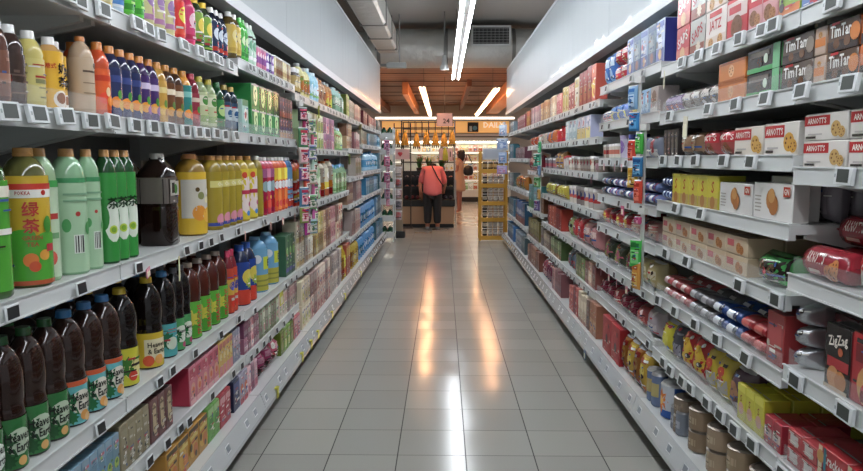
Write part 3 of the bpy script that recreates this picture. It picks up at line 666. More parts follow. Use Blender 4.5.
row('L', 'Z', 301.5, 310, 3, lambda w: carton(w, .16, .1, 'cdbca0', [('r', -.5, .6, .5, .9, 'ded3be'), ('d', 0, .35, .3, 'b0a04a')]), 'cream oat carton', stack=2)
row('L', 'Z', 310.3, 330, 7, lambda w: carton(w, .16, .1, 'cfb4a8', [('r', -.5, .6, .5, .9, 'ddcfc2'), ('d', 0, .35, .3, 'b0606a'), ('r', -.5, .05, .5, .15, 'c08a7a')]), 'blush pink carton', stack=2)
row('L', 'Z', 331.3, 341, 5, lambda w: carton(w, .16, .1, 'd2c6bc', [('r', -.5, .6, .5, .9, 'c0a8a0'), ('d', 0, .35, .3, '9a8a86')]), 'pale grey carton', stack=2)
row('L', 'Z', 341.3, 346, 3, lambda w: bottle(min(w, .1), .32, 'c0a02a', 'c8a83a', (.05, .7, 'c8b02a'), [('d', 0, .3, .3, 'c0401c')], 'slim'), 'yellow cooking oil bottle')
row('L', 'Z', 346.3, 349.8, 2, lambda w: carton(w, .31, .1, 'b0503a', [('r', -.5, .6, .5, .9, 'd8b03a')]), 'brick red carton')
row('L', 'Z', 351.5, 358.5, 5, lambda w: bottle(min(w, .12), .29, 'c2a83a', 'd0b84a', (.1, .7, 'c9b43c'), [('d', 0, .5, .3, 'e2d68a')], 'big'), 'golden oil bottle')
row('L', 'Z', 359, 374.5, 10, lambda w: bottle(min(w, .11), .28, '5a94c8', '2f6cae', (.2, .62, '3f80c4'), [('d', 0, .5, .3, 'c6dcec')], 'big'), 'big blue water bottle')
row('L', 'Z', 375.5, 383, 6, lambda w: carton(w, .25, .09, '4f80ac', [('r', -.5, .3, .5, .7, 'a9c6dc')]), 'blue bottled-water pack')
# ------------------------------------------------------------------ the right-hand shelves: biscuits and snacks
def snack(txt, base, txtcol='f0ece4', panel='b5282c', bis=2, bcol='c08a4a'):
    a = [('r', -.5, .0, .5, .42, base)]
    a += [('k', -.22 + .3 * i, .24 + .05 * (i % 2), .24, bcol) for i in range(bis)]
    a += [('r', -.46, .58, .46, .9, panel)]
    if txt: a += [('t', txt, 0, .74, .24, txtcol, .8)]
    return a
# top shelf
row('R', 'A', 802.5, 822, 1, lambda w: carton(w, .14, .1, '5a7fb8', [('r', -.5, .5, .5, .8, 'd8e0ea')]), 'blue biscuit box', stack=2)
row('R', 'A', 779.5, 802, 1, lambda w: carton(w, .14, .1, '8faf3c', [('r', -.5, .0, .5, .25, 'c9702a'), ('d', .1, .6, .3, 'b5cf6a')], side='7f9f34', name='cracker_box'), 'lime green cracker box', stack=2)
jat = [('r', -.5, 0, .5, .3, 'd8c4b4'), ('t', 'JATZ', 0, .55, .34, 'b8242a', .86), ('r', -.3, .80, .3, .93, 'b5282c'), ('k', .25, .17, .17), ('k', -.2, .13, .17)]
pnk = [('r', -.5, .55, .5, .92, 'c8404a'), ('k', -.12, .3, .3, '8a5a3a'), ('k', .2, .24, .22, 'a9744a'), ('r', -.3, .68, .2, .8, 'eeDfda'.lower())]
row('R', 'A', 749, 779, 2, lambda w: carton(w, .14, .1, 'd29a9a', pnk, side='c27a7a', name='biscuit_box', finish=PL), 'pink biscuit box with cookies', stack=2)
row('R', 'A', 727.5, 748.5, 1, lambda w: carton(w, .145, .1, 'c23a40', [('r', -.5, .5, .5, .9, 'dcc0ba'), ('r', -.4, .62, .2, .8, 'b8303a'), ('k', .0, .28, .34, '7a4a30')], side='a82e34', name='biscuit_box', finish=PL), 'red biscuit box with chocolate bar', stack=2)
row('R', 'A', 706, 727, 1, lambda w: carton(w, .15, .1, 'e6dcd4', jat, side='b5282c', name='cracker_box', finish=PL), 'white cracker box with red letters', stack=2)
row('R', 'A', 690.5, 705.5, 1, lambda w: carton(w, .15, .1, 'b9b6b0', [('r', -.5, 0, .5, .3, '8a4a3a'), ('t', 'SAPS', 0, .6, .3, 'a8262e', .85, .3), ('s', .1, .2, .2, 'd8c8b0')], side='5a5a5a', name='cracker_box', finish=PL), 'silver cracker box', stack=2)
row('R', 'A', 677, 690, 1, lambda w: carton(w, .15, .1, 'b8323a', [('t', 'SAPS', 0, .62, .3, 'eadfd8', .85, .3), ('r', -.5, 0, .5, .34, 'c96a5a'), ('d', 0, .2, .2, 'd8a87a')], side='8a1f28', name='cracker_box', finish=PL), 'red cracker box', stack=2)
row('R', 'A', 627.5, 665, 5, lambda w: carton(w, .20, .1, '9fb0c8', [('r', -.5, 0, .5, .34, '2a3f86'), ('s', 0, .5, .34, 'd8dfe8'), ('d', .05, .2, .2, 'b98a5a'), ('r', -.5, .82, .5, .95, '3a5aa0')], side='1f2f78', name='cereal_box'), 'white and navy box')
row('R', 'A', 614.5, 627, 2, lambda w: bag(w * 1.05, .095, .09, 'b83040', [('r', -.4, .5, .4, .8, 'd8c0b8'), ('k', .1, .25, .2)]), 'crimson cracker bag', stack=2)
row('R', 'A', 600, 614, 2, lambda w: bag(w * 1.05, .2, .09, '3a68b0', [('r', -.4, .55, .4, .8, 'c2d4e8'), ('d', 0, .3, .3, '7fb0dc')]), 'blue cracker bag')
def tall(c, a, b, h, n='cereal_box'): return lambda w: carton(w, h, .08, c, [('r', -.5, .68, .5, .93, a), ('d', 0, .36, .36, b, 1.3), ('d', .08, .3, .16, a)], name=n, cat='box')
row('R', 'A', 579.5, 596.3, 4, tall('b5302c', 'c8452a', 'd8a83a', .27), 'tall red and gold box')
row('R', 'A', 575, 579, 1, tall('dcd8c8', 'c9b46a', 'e8e4d8', .26), 'tall white box')
row('R', 'A', 569, 574.7, 2, tall('b04a4c', 'd8b0a8', '8a2a34', .23), 'tall dark red box')
row('R', 'A', 563, 568.7, 2, tall('d8cd9a', 'c8b84a', 'b5a03a', .22), 'pale yellow box')
row('R', 'A', 557, 562, 3, tall('d0707a', 'e6b8b4', 'b83a4a', .20), 'coral pink box')
row('R', 'A', 550, 556.5, 4, tall('dcccb0', 'c8a07a', 'efe6d4', .20), 'ivory snack box')
row('R', 'A', 541.3, 549.6, 5, tall('d2b88a', 'b9862a', 'e6d8b0', .20), 'light gold snack box')
row('R', 'A', 531.5, 540, 6, tall('d8bcc0', 'c08a9a', 'e8dadc', .20), 'pale pink snack box')
row('R', 'A', 526.7, 531, 4, tall('b8862a', 'c8302c', 'd8c03a', .19), 'yellow and red snack box')
row('R', 'A', 518, 525.4, 7, tall('a8586a', 'd8c0c8', '8a2f4a', .18), 'plum red snack box')
row('R', 'A', 507, 513.8, 7, tall('8a9aa0', 'c8d2d4', '5a6f78', .17), 'grey snack box')
# second shelf
tt = lambda c, tcol: [('r', -.5, .0, .5, .34, '3a2620'), ('k', -.2, .24, .2, '6a4630'), ('k', .16, .26, .2, '6a4630'), ('t', 'TimTam', -.02, .66, .42, tcol, .78), ('r', -.36, .88, -.1, .97, 'b5282c'), ('d', .42, .5, .3, c)]
slug = lambda col, art, side=None, h=.075, dp=.12: (lambda w: carton(w, h, dp, col, art, side=side, name='biscuit_pack', cat='biscuits', finish=PL))
row('R', 'B', 860, 905, 1, slug('c8682a', tt('d8842a', 'e8d8c4'), 'b85a22'), 'orange chocolate biscuit pack', stack=2)
row('R', 'B', 827, 859, 1, slug('5a4030', tt('c8742a', 'e2dcd2'), 'c8682a'), 'dark brown and orange biscuit pack', stack=2)
row('R', 'B', 814.5, 826, 1, slug('b59a86', [('r', -.5, .3, .5, .6, 'c8742a'), ('k', 0, .7, .2)], 'a8805a'), 'beige end-on biscuit pack', stack=2)
row('R', 'B', 782, 814, 1, slug('5a4a40', tt('8a7a6c', 'e6e0d8'), '8a7a6c'), 'dark brown biscuit pack', stack=2)
row('R', 'B', 747, 781, 1, slug('2a2420', [('r', -.5, 0, .5, .2, '4a9a5a'), ('r', .3, 0, .5, 1, '6ab07a'), ('k', -.1, .42, .3, '3a2a20'), ('r', -.4, .62, .2, .85, '6a6058'), ('d', .1, .5, .2, 'c8d8c0')], '4a9a5a'), 'green mint biscuit pack', stack=2)
row('R', 'B', 718.5, 746, 1, slug('c9742c', [('k', 0, .5, .36, 'd89a5a'), ('r', -.5, .86, .5, 1, 'a85a1c'), ('r', -.5, 0, .5, .1, 'a85a1c')], 'b8641f', .07), 'orange wafer pack', stack=2)
row('R', 'B', 699, 718, 2, lambda w: bag(w * 1.04, .085, .10, '4a4240', [('r', -.4, .5, .4, .8, 'c8c0b8'), ('k', 0, .28, .22, '8a6a5a')]), 'black and silver snack bag')
row('R', 'B', 681, 698.5, 2, lambda w: bag(w * 1.04, .085, .10, '8a8078', [('r', -.3, .5, .4, .8, 'd8d4d0'), ('k', 0, .28, .22, '5a3a30')]), 'grey and brown snack bag')
row('R', 'B', 662, 680.5, 3, lambda w: bag(w * 1.04, .085, .10, '7a6488', [('r', -.4, .5, .4, .8, 'b8a8c4'), ('d', 0, .28, .22, 'c86a4a')]), 'lilac snack bag')
row('R', 'B', 651, 658.5, 1, lambda w: carton(w, .125, .1, 'a89c96', [('d', 0, .55, .35, '7a5a4a'), ('r', -.5, .0, .5, .2, 'c8c0b8')]), 'grey brown box')
row('R', 'B', 640, 650.7, 2, lambda w: carton(w, .125, .1, '7fb0d4', [('d', 0, .55, .35, 'c8dfee'), ('r', -.5, .0, .5, .2, '4a86bc')]), 'light blue box')
row('R', 'B', 629.5, 636, 1, lambda w: bag(w * 1.04, .10, .09, 'c8b43a', [('d', 0, .5, .3, 'a85a2a')]), 'yellow snack pouch')
row('R', 'B', 610, 629, 3, lambda w: bag(w * 1.04, .10, .09, '2a5aa8', [('r', -.4, .5, .4, .8, '6a9ad8'), ('d', 0, .28, .22, 'd8c83a')]), 'royal blue snack pouch')
row('R', 'B', 598, 609.5, 2, lambda w: bag(w * 1.04, .08, .09, 'dcd4d0', [('r', -.5, .3, .5, .55, 'c04a50')]), 'white and red snack pouch')
row('R', 'B', 577.5, 591, 3, lambda w: carton(w, .165, .09, 'b4b8cc', [('r', -.5, .0, .5, .5, 'd0b86a'), ('d', 0, .7, .3, 'd8d4dc')], side='a4acc8'), 'lavender and yellow box')
row('R', 'B', 566, 577, 3, lambda w: carton(w, .165, .09, 'b8c8cc', [('r', -.5, .1, .5, .4, '9ab4ba'), ('d', 0, .7, .3, 'dfe8ea')], side='a8bcc2'), 'pale aqua box')
row('R', 'B', 555.5, 565, 2, lambda w: bottle(min(w, .13), .165, 'b8242c', 'c8343a', (.1, .7, 'c02a32'), [('d', 0, .5, .3, 'd8605a')], 'round', 'snack_jar', 'jar'), 'round red snack jar')
row('R', 'B', 546.5, 554.5, 2, lambda w: bag(w * 1.1, .135, .12, 'c86a34', [('d', 0, .65, .34, '5a86b4')]), 'orange and blue bag')
row('R', 'B', 537, 545.5, 2, lambda w: bag(w * 1.1, .135, .12, 'd0c4b0', [('d', 0, .45, .34, 'b8862a')]), 'cream snack bag')
row('R', 'B', 527, 536, 2, lambda w: bag(w * 1.1, .12, .12, 'd0743a', [('d', 0, .45, .34, 'e0a87a')]), 'bright orange snack bag')
row('R', 'B', 516, 525, 6, lambda w: carton(w, .15, .09, '7a4a54', [('r', -.5, .5, .5, .8, 'b0a8ac')]), 'wine red box')
row('R', 'B', 507, 513.8, 6, lambda w: carton(w, .22, .09, '5a8ab0', [('r', -.5, .5, .5, .8, 'c0d0dc')]), 'denim blue box')
# third shelf
arn = lambda t='ARNOTT\'S', bis='c8923f': [('r', -.5, .55, .12, .92, 'b5282c'), ('t', t, -.19, .73, .22, 'f2e6e0', .54), ('r', -.4, .2, -.05, .26, 'b5b0ac'), ('r', -.45, .08, -.2, .16, '3a3432'), ('k', .27, .40, .34, bis), ('k', .40, .28, .24, bis)]
row('R', 'C', 849, 903, 1, slug('d8d2cc', arn(), 'c9c2bc', .072), 'white biscuit pack with red corner', stack=2, bay=0)
row('R', 'C', 801.5, 848, 1, slug('dcd6d0', arn(bis='c09a5a'), 'cfc8c2', .072), 'white biscuit pack with oval cookie', stack=2, bay=0)
row('R', 'C', 765, 800, 1, slug('e0dad2', arn(bis='d09a3a'), 'd2ccc6', .098), 'white biscuit box with square cracker')
row('R', 'C', 735, 764, 1, slug('dcd2c6', arn(bis='c89a4a'), 'cfc6ba', .095), 'cream biscuit box with cracker')
row('R', 'C', 701, 734, 2, lambda w: bag(w * 1.05, .10, .11, 'a04a4a', [('r', -.46, .5, .46, .85, 'b8303a'), ('t', 'ARNOTT\'S', 0, .67, .22, 'ead8d0', .8), ('k', .1, .25, .3, '8a5038')], name='biscuit_bag', top='8a4a44'), 'red-brown biscuit bag')
row('R', 'C', 680, 700, 2, lambda w: bag(w * 1.05, .10, .11, '8a6a50', [('d', -.1, .5, .3, 'b89a7a'), ('r', -.5, 0, .5, .2, '4a3a30')], name='biscuit_bag', top='6a5040'), 'brown foil biscuit bag')
row('R', 'C', 662, 679, 4, lambda w: carton(w, .12, .1, '2f2a2a', [('r', -.2, .1, .2, .7, '6a5f58'), ('d', 0, .8, .2, '8a7a70')]), 'slim black box')
row('R', 'C', 633, 657, 3, lambda w: bag(w * 1.05, .11, .11, '7a8090', [('r', -.4, .1, .4, .4, 'c8c4c4'), ('d', 0, .65, .25, 'a04048')]), 'grey and white snack pouch')
row('R', 'C', 625, 632, 1, lambda w: tub(min(w, .12), .13, '2a2f6a', '3a3f86'), 'navy snack tub')
row('R', 'C', 617, 624.6, 1, lambda w: tub(min(w, .12), .13, 'c4bcd0', 'b4a4c8', [('d', 0, .5, .3, '8a6ab0')]), 'white and purple tub')
row('R', 'C', 598, 616.5, 5, lambda w: tub(min(w, .1), .085, 'b8b0a4', 'd2d2d0', [('r', -.5, .3, .5, .6, 'a84a44')]), 'small white-lidded tub', rows=2)
row('R', 'C', 568, 596, 9, lambda w: tub(min(w, .12), .11, 'a89c8c', 'd8d6d4', [('r', -.5, .2, .5, .55, 'c8c0b4'), ('d', 0, .6, .2, 'a8343a')]), 'silver-lidded snack tub', rows=2)
row('R', 'C', 562.8, 567.5, 2, lambda w: tub(min(w, .12), .12, 'b8b4ae', 'b8323a', [('d', 0, .5, .3, 'd8ccc4')]), 'red-lidded tub')
row('R', 'C', 555.5, 562, 2, lambda w: bag(w * 1.1, .16, .1, 'b98a4c', [('d', 0, .5, .3, 'd8b88a')]), 'tall tan snack bag')
row('R', 'C', 541.4, 555, 9, lambda w: tub(min(w, .12), .10, '8a7a80', 'd4d4d6', [('r', -.5, .2, .5, .5, 'b05a64')]), 'mauve snack tub')
row('R', 'C', 527.2, 539.5, 7, lambda w: bag(w * 1.05, .18, .1, 'a8504a', [('r', -.4, .55, .4, .8, 'd0a898'), ('d', 0, .3, .3, '6a2a2a')]), 'rusty red bag')
row('R', 'C', 516, 525, 5, lambda w: bag(w * 1.05, .19, .1, 'a8702a', [('d', 0, .3, .3, '6a8a3a')]), 'ochre snack bag')
row('R', 'C', 507, 513.8, 5, lambda w: carton(w, .2, .1, '7a8a94', [('d', 0, .5, .35, 'c4ccd0')]), 'pewter grey box')
# fourth shelf
row('R', 'D', 848, 900, 1, lambda w: bag(w, .11, .12, 'c4beb8', [('r', -.46, .55, .46, .85, 'b5282c'), ('t', 'ARN', -.1, .7, .2, 'f0e4e0', .6), ('r', -.2, .1, .3, .3, 'e0dcd8')], name='biscuit_bag'), 'silver white biscuit bag', bay=0)
roll = [('r', -.36, .28, .12, .78, '8e1c2a'), ('t', "ARNOTT'S", -.13, .64, .26, 'eadad2', .46), ('r', -.3, .3, .0, .38, 'd0b4a4'), ('k', .32, .40, .24, 'c8783a'), ('k', .22, .34, .24, 'b8682e'), ('k', .40, .52, .2, 'c8783a')]
rollm = lambda w: flow_pack(w, .088, .088, '94202e', roll)
row('R', 'D', 790, 846, 1, rollm, 'maroon biscuit roll', stack=1, rows=1, bay=0)
row('R', 'D', 796, 850, 1, lambda w: flow_pack(w, .085, .085, '8a1e2c', roll), 'maroon biscuit roll lying behind', stack=2, back=.095, bay=0)
row('R', 'D', 815, 880, 1, lambda w: flow_pack(w * .8, .085, .085, '8a1e2c', roll), 'maroon biscuit roll at the rear', stack=2, back=.187, bay=0)
row('R', 'D', 800, 900, 5, lambda w: bag(w, .2, .07, '6a6468', [('r', -.3, .3, .3, .7, '7a7478')], name='foil_bag', top='5a5458'), 'dark grey foil bag', back=.29, bay=0)
kg = [('r', -.46, .2, -.30, .24, 'a8a49c'), ('r', -.46, .3, -.28, .34, 'a8a49c'), ('r', -.46, .4, -.28, .44, 'a8a49c'), ('r', -.46, .5, -.30, .54, 'a8a49c'), ('r', -.46, .6, -.28, .64, 'a8a49c'), ('d', -.02, .55, .28, 'b5783c'), ('d', .05, .42, .28, 'a86a32'), ('d', .0, .66, .2, 'c08a4c'), ('r', .3, .66, .46, .92, 'b8402c'), ('t', 'GN', .38, .79, .16, 'ece4d8', .12)]
row('R', 'D', 754, 794, 1, slug('dedcd8', kg, 'b5b0ac', .115, .05), 'wide white box of golden cookies')
row('R', 'D', 754, 786, 1, slug('d2d0cc', kg, 'cfccc8', .135, .05), 'taller white cookie box behind', back=.055)
row('R', 'D', 745, 790, 4, lambda w: bag(w, .13, .075, '857c84', [('r', -.3, .2, .3, .8, '978e96')], name='foil_bag', top='6a626a'), 'upright mauve-grey foil bag', back=.115, rows=4, bay=1)
row('R', 'D', 720, 753.5, 1, slug('d8d6d2', kg, 'cfccc8', .105), 'white box with two cookies')
row('R', 'D', 673, 719, 5, lambda w: carton(w, .125, .1, 'c9bd2c', [('r', -.5, 0, .5, .34, 'b59a4a'), ('t', 'S', 0, .66, .36, 'b04a20', .5), ('d', .0, .2, .24, 'a8763a'), ('r', -.5, .92, .5, 1, 'd8cf3c')], side='bfb428', name='biscuit_box', cat='box', finish=PL), 'bright yellow biscuit box')
row('R', 'D', 661, 672.3, 3, lambda w: flow_pack(w * 1.02, .055, .1, '2a3f7a', [('r', -.3, .4, .3, .7, '8aa0c8')]), 'navy wafer pack', stack=2)
row('R', 'D', 599.5, 657, 8, lambda w: flow_pack(w * 1.0, .055, .12, '5a6c9c', [('r', -.4, .3, .0, .75, 'c4ccd8'), ('d', .2, .5, .3, '2a3f8a'), ('r', .3, .2, .4, .8, 'b8485a')]), 'blue-white wafer pack', stack=2, rows=2)
row('R', 'D', 568, 595.5, 7, lambda w: tub(min(w, .12), .14, 'bcb4ac', 'd4d0cc', [('r', -.5, .3, .5, .5, 'b83a3a'), ('d', 0, .6, .2, '3a4a8a')]), 'tall white snack tub')
row('R', 'D', 546.5, 565, 8, lambda w: bag(w * 1.05, .13, .1, 'b8a83a', [('d', 0, .5, .3, 'd8d04a'), ('r', -.5, .05, .5, .2, '8a6a2a')]), 'mustard yellow pouch')
row('R', 'D', 541.3, 546, 3, lambda w: carton(w, .17, .1, '7a5a34', [('d', 0, .5, .3, 'a88a54')]), 'dark tan box')
row('R', 'D', 527.2, 539.5, 8, lambda w: carton(w, .27, .1, '5a9aa8', [('r', -.5, .0, .5, .35, '3a8a5a'), ('d', 0, .65, .35, 'a8ccd4')]), 'teal blue box')
row('R', 'D', 516, 525, 6, lambda w: carton(w, .28, .1, '4a6aa0', [('r', -.5, .4, .5, .6, 'd0d4dc'), ('r', -.5, .0, .5, .3, 'a04a3a')]), 'blue and rust box')
row('R', 'D', 507, 513.8, 5, lambda w: carton(w, .28, .1, '6a8aa8', [('r', -.5, .3, .5, .6, 'd0dce4')]), 'powder blue box')
# fifth shelf
cr = [('r', -.5, .72, .5, 1, 'cdb494'), ('k', .12, .40, .34, 'b8763c'), ('k', .26, .32, .28, 'a86a36'), ('r', -.42, .42, -.1, .78, 'b8545a'), ('r', -.42, .15, -.12, .3, 'c9b49c')]
row('R', 'E', 663, 748, 5, slug('d2bd9e', cr, 'bfa88a', .064), 'cream sandwich-biscuit box', stack=2, rows=2)
row('R', 'E', 630, 655, 3, lambda w: bag(w * 1.05, .10, .12, 'a87a70', [('r', -.4, .3, .4, .6, 'c0a08a')], top='a89088'), 'dull pink snack bag')
row('R', 'E', 602, 629, 4, lambda w: bag(w * 1.05, .11, .12, 'a8242e', [('s', .1, .45, .3, 'd8b83a'), ('r', -.5, .7, .5, .85, '8a1a24')]), 'red bag with yellow star', rows=2)
row('R', 'E', 582.5, 595, 2, lambda w: bag(w * 1.15, .19, .14, 'b87a7c', [('r', -.4, .5, .4, .75, 'd8b8b0'), ('d', 0, .25, .25, '9a3a3a')]), 'large pink snack bag')
row('R', 'E', 572.3, 582, 2, lambda w: bag(w * 1.1, .2, .14, 'b0242c', [('d', 0, .5, .3, 'c85a5a')]), 'large red snack bag')
row('R', 'E', 568.2, 572, 1, lambda w: bag(w * 1.1, .17, .12, '9aa86a', [('d', 0, .4, .3, 'd4d8b0')]), 'olive snack bag')
row('R', 'E', 548.3, 561.8, 8, lambda w: carton(w, .20, .1, 'b03a2c', [('r', -.5, .75, .5, .95, 'c8542c'), ('r', -.1, .1, .1, .7, '8a2620')]), 'brick red tall box')
row('R', 'E', 541.2, 548, 4, lambda w: carton(w, .19, .1, 'b4aca8', [('d', 0, .5, .35, 'b84a4a')]), 'white box with red disc')
row('R', 'E', 527.2, 539.5, 7, lambda w: carton(w, .22, .1, '8a8a4a', [('r', -.5, .5, .5, .8, 'b8b47a'), ('r', -.5, 0, .5, .2, '6a4a34')]), 'moss green box')
row('R', 'E', 751, 782, 1, lambda w: bag(w, .10, .14, '3f9a4a', [('r', -.5, .25, .5, .95, '2a221e'), ('k', -.1, .6, .2, '5a4030'), ('k', .2, .55, .2, '5a4030')], name='biscuit_bag', top='3f8a44'), 'green and black biscuit bag')
# sixth shelf
zz = [('r', -.5, .42, .5, 1, '1c1614'), ('t', 'ZigZag', .02, .76, .2, 'e8dcd0', .82, .2), ('r', -.4, .34, .5, .5, 'a8242a'), ('d', -.12, .2, .26, 'c88a54'), ('d', .2, .18, .24, 'b87640'), ('d', .15, .62, .1, 'b85a34'), ('r', -.5, 0, .5, .06, 'c9b49a')]
row('R', 'E', 825, 850, 1, lambda w: carton(w, .17, .07, '2a1c1a', zz, side='8a2026', name='chocolate_pack', cat='chocolate', finish=PL), 'black and red pack with cookies', bay=0)
row('R', 'E', 851, 890, 1, lambda w: carton(w, .175, .07, 'a8242a', [('d', 0, .3, .34, 'c88a54'), ('d', .2, .2, .2, 'd8a06a'), ('r', -.4, .6, .4, .85, '7a161c')], side='8a2026', name='chocolate_pack', cat='chocolate', finish=PL), 'red pack with cookies', bay=0)
row('R', 'E', 784, 803, 1, lambda w: bag(w * 1.0, .06, .12, 'a8aaae', [('r', -.4, .3, .4, .6, 'b8babd')], name='foil_pack', top='c4c6ca', foil=True), 'crumpled silver foil pack', stack=3, bay=0)
row('R', 'E', 804, 850, 2, slug('4a1a1c', [('t', 'W', .1, .55, .5, '9a5a3c', .4), ('d', -.25, .55, .26, 'a8323a')], '3a1416', .085), 'maroon box with letter', stack=2, back=.08, bay=0)
row('R', 'F', 767, 784, 1, lambda w: carton(w, .16, .1, 'a03436', [('r', -.4, .2, .4, .8, 'b44a48')], side='9a3234'), 'translucent red box at the shelf end')
row('R', 'F', 740, 766, 2, lambda w: flow_pack(w * 1.02, .05, .1, 'a82a30', [('r', -.4, .3, .3, .7, 'c85a54')]), 'red wafer pack', rows=2, stack=2)
row('R', 'F', 712, 739.5, 2, lambda w: flow_pack(w * 1.02, .05, .1, '2f4f90', [('r', -.4, .35, .1, .75, 'd4d8e0'), ('d', .25, .5, .3, '1f2a4a')]), 'blue cookie pack', rows=2, stack=2)
row('R', 'F', 689, 711.5, 2, lambda w: flow_pack(w * 1.02, .05, .1, '6a686c', [('r', -.4, .35, .1, .75, 'a8a4a8')]), 'grey cookie pack', rows=2, stack=2)
row('R', 'F', 664, 688.5, 3, lambda w: flow_pack(w * 1.02, .05, .1, 'a84448', [('r', -.4, .35, .1, .75, 'c8a09c')]), 'faded red cookie pack', rows=2, stack=2)
row('R', 'F', 636, 655, 2, lambda w: bag(w * 1.05, .14, .13, 'a89a6a', [('r', -.4, .4, .4, .7, 'c8c0a0'), ('d', 0, .2, .2, '5a7a3a')]), 'khaki snack bag')
row('R', 'F', 603, 635.5, 3, lambda w: bag(w * 1.05, .15, .13, '2f3a28', [('d', 0, .5, .38, 'a8984a'), ('d', .05, .5, .26, 'b05a6a'), ('s', -.1, .6, .2, '6a8a3a')]), 'dark green bag with colourful sweets')
row('R', 'F', 585.3, 596, 3, lambda w: carton(w, .17, .1, 'c08a7a', [('r', -.5, .2, .5, .6, 'd8b8a0')]), 'salmon orange box')
row('R', 'F', 576.4, 585, 3, lambda w: carton(w, .17, .1, '7a9a5a', [('r', -.5, .2, .5, .5, 'b8c48a')]), 'fern green box')
row('R', 'F', 568.4, 576, 3, lambda w: bag(w * 1.05, .16, .1, '5a6a78', [('d', 0, .4, .3, 'a8545a')]), 'slate blue pouch')
row('R', 'F', 551.3, 561.7, 6, lambda w: carton(w, .17, .1, '6a8f5a', [('r', -.5, .5, .5, .8, 'a8bc8a'), ('r', -.5, 0, .5, .2, 'b08a5a')]), 'grass green box')
row('R', 'F', 544, 551, 5, lambda w: carton(w, .17, .1, '8a7a6a', [('r', -.5, .5, .5, .8, 'b8a890'), ('d', 0, .25, .3, '6a3a3a')]), 'taupe box')
# seventh shelf
row('R', 'G', 738, 764, 3, lambda w: carton(w, .125, .085, 'c4bc24', [('d', 0, .35, .34, 'c89a7a'), ('r', -.5, .8, .5, 1, 'd8d234'), ('t', 'S', 0, .62, .2, '8a5a20', .4)], side='b4ac20', name='biscuit_box', cat='box', finish=PL), 'glossy yellow biscuit box', rows=4)
row('R', 'G', 765, 782, 2, lambda w: carton(w, .09, .1, 'a8283a', [('r', -.5, .3, .5, .6, 'c8a8a4')], side='982030', name='biscuit_box', cat='box', finish=PL), 'small red biscuit box', rows=2)
row('R', 'F', 818, 880, 2, lambda w: carton(w, .06, .14, 'a8262c', [('t', 'Cracker', .05, .55, .5, 'e4d4ce', .75), ('r', -.5, 0, -.36, 1, 'd8c4a4'), ('d', -.42, .5, .3, 'c08a4c'), ('r', -.3, 0, -.2, 1, '2f6a78')], side='b89a7a', name='cracker_pack', cat='crackers', finish=PL), 'red cracker pack', stack=2, bay=0)
row('R', 'F', 788, 817, 2, lambda w: carton(w, .05, .14, 'b04044', [('r', -.3, .2, .3, .8, 'cfc4c0')], side='b5a8a4', finish=PL), 'red and silver wafer box', stack=2, bay=0)
row('R', 'G', 727, 741, 1, lambda w: bag(w * 1.1, .16, .12, '5a4450', [('d', 0, .5, .3, '9a6a4a'), ('r', -.4, .1, .4, .3, 'a89aa4')]), 'brown and purple snack bag')
row('R', 'G', 703, 726, 2, lambda w: bag(w * 1.05, .17, .12, 'c8ae2a', [('r', -.4, .2, .4, .5, 'a8a49a'), ('d', .1, .65, .2, 'b8402a')]), 'yellow snack bag with window', rows=2)
row('R', 'G', 680, 702.5, 2, lambda w: bag(w * 1.05, .175, .12, 'b02a2a', [('d', .1, .5, .34, 'd8b02a', 1.4), ('r', -.4, .08, .4, .25, 'c8a89a')]), 'red and yellow snack bag', rows=2)
row('R', 'G', 671, 679.5, 1, lambda w: bag(w * 1.05, .17, .12, '4a4a54', [('r', -.4, .2, .4, .5, '8a8a94')]), 'charcoal snack bag', rows=2)
row('R', 'G', 660.5, 670.5, 1, lambda w: bag(w * 1.05, .15, .12, 'cfc42a', [('d', 0, .5, .3, 'e0d84a')]), 'lemon yellow snack bag', rows=2)
row('R', 'G', 645, 656, 1, lambda w: bag(w * 1.05, .13, .12, 'b0a4ac', [('r', -.4, .2, .4, .5, 'd0c8cc')]), 'pearl white bag')
row('R', 'G', 600, 644, 6, lambda w: bag(w * 1.0, .11, .14, '94303a', [('r', -.4, .3, .4, .6, 'b85a60'), ('d', .2, .7, .14, 'c8a0a0')], top='7a2a30'), 'deep red snack bag', rows=2)
# bottom shelf
canart = lambda c, t: [('r', -.5, .1, .5, .85, c), ('r', -.3, .3, .3, .6, t), ('r', -.2, .4, .1, .45, '5a4a3a')]
for px_c, c, t, d in ((675, '7a6a5a', '9a8a78', 'small brown can'), (690, '8a745c', 'a89478', 'brown paper-label can'), (708, 'a08a70', 'b8a488', 'tan paper-label can'), (728, '9a8468', 'b49c80', 'khaki paper-label can'), (750, '94806a', 'b09a80', 'light brown can')):
    row('R', 'Z', px_c - 8, px_c + 8, 1, lambda w, c=c, t=t: can(.108, .084 if px_c > 680 else .075, c, '7a7064', canart(c, t), name='food_can'), d, stack=2, rows=2)
row('R', 'Z', 767, 800, 2, lambda w: can(min(w, .105), .075, '5a5450', '6a625a', canart('5a5450', '8a7e74'), name='food_can'), 'grey-brown can', stack=2)
row('R', 'Z', 669.5, 679.5, 2, lambda w: can(min(w, .1), .10, '7a808c', '8a8a8e', canart('7a808c', 'a8acb8'), name='food_can'), 'steel blue can', rows=2)
row('R', 'Z', 655.5, 668.5, 1, lambda w: can(min(w, .12), .155, '2f58a0', 'c4c4c4', [('r', -.5, .25, .5, .95, 'c4c8d0'), ('s', 0, .5, .34, 'd8782a', 1.2), ('d', 0, .5, .14, 'e8b45a')], name='snack_can'), 'blue can with orange flower')
row('R', 'Z', 645.5, 654.5, 2, lambda w: can(min(w, .12), .155, '6a7a9a', 'c0c0c0', [('r', -.5, .3, .5, .7, 'b8a86a')], name='snack_can'), 'blue-grey can')
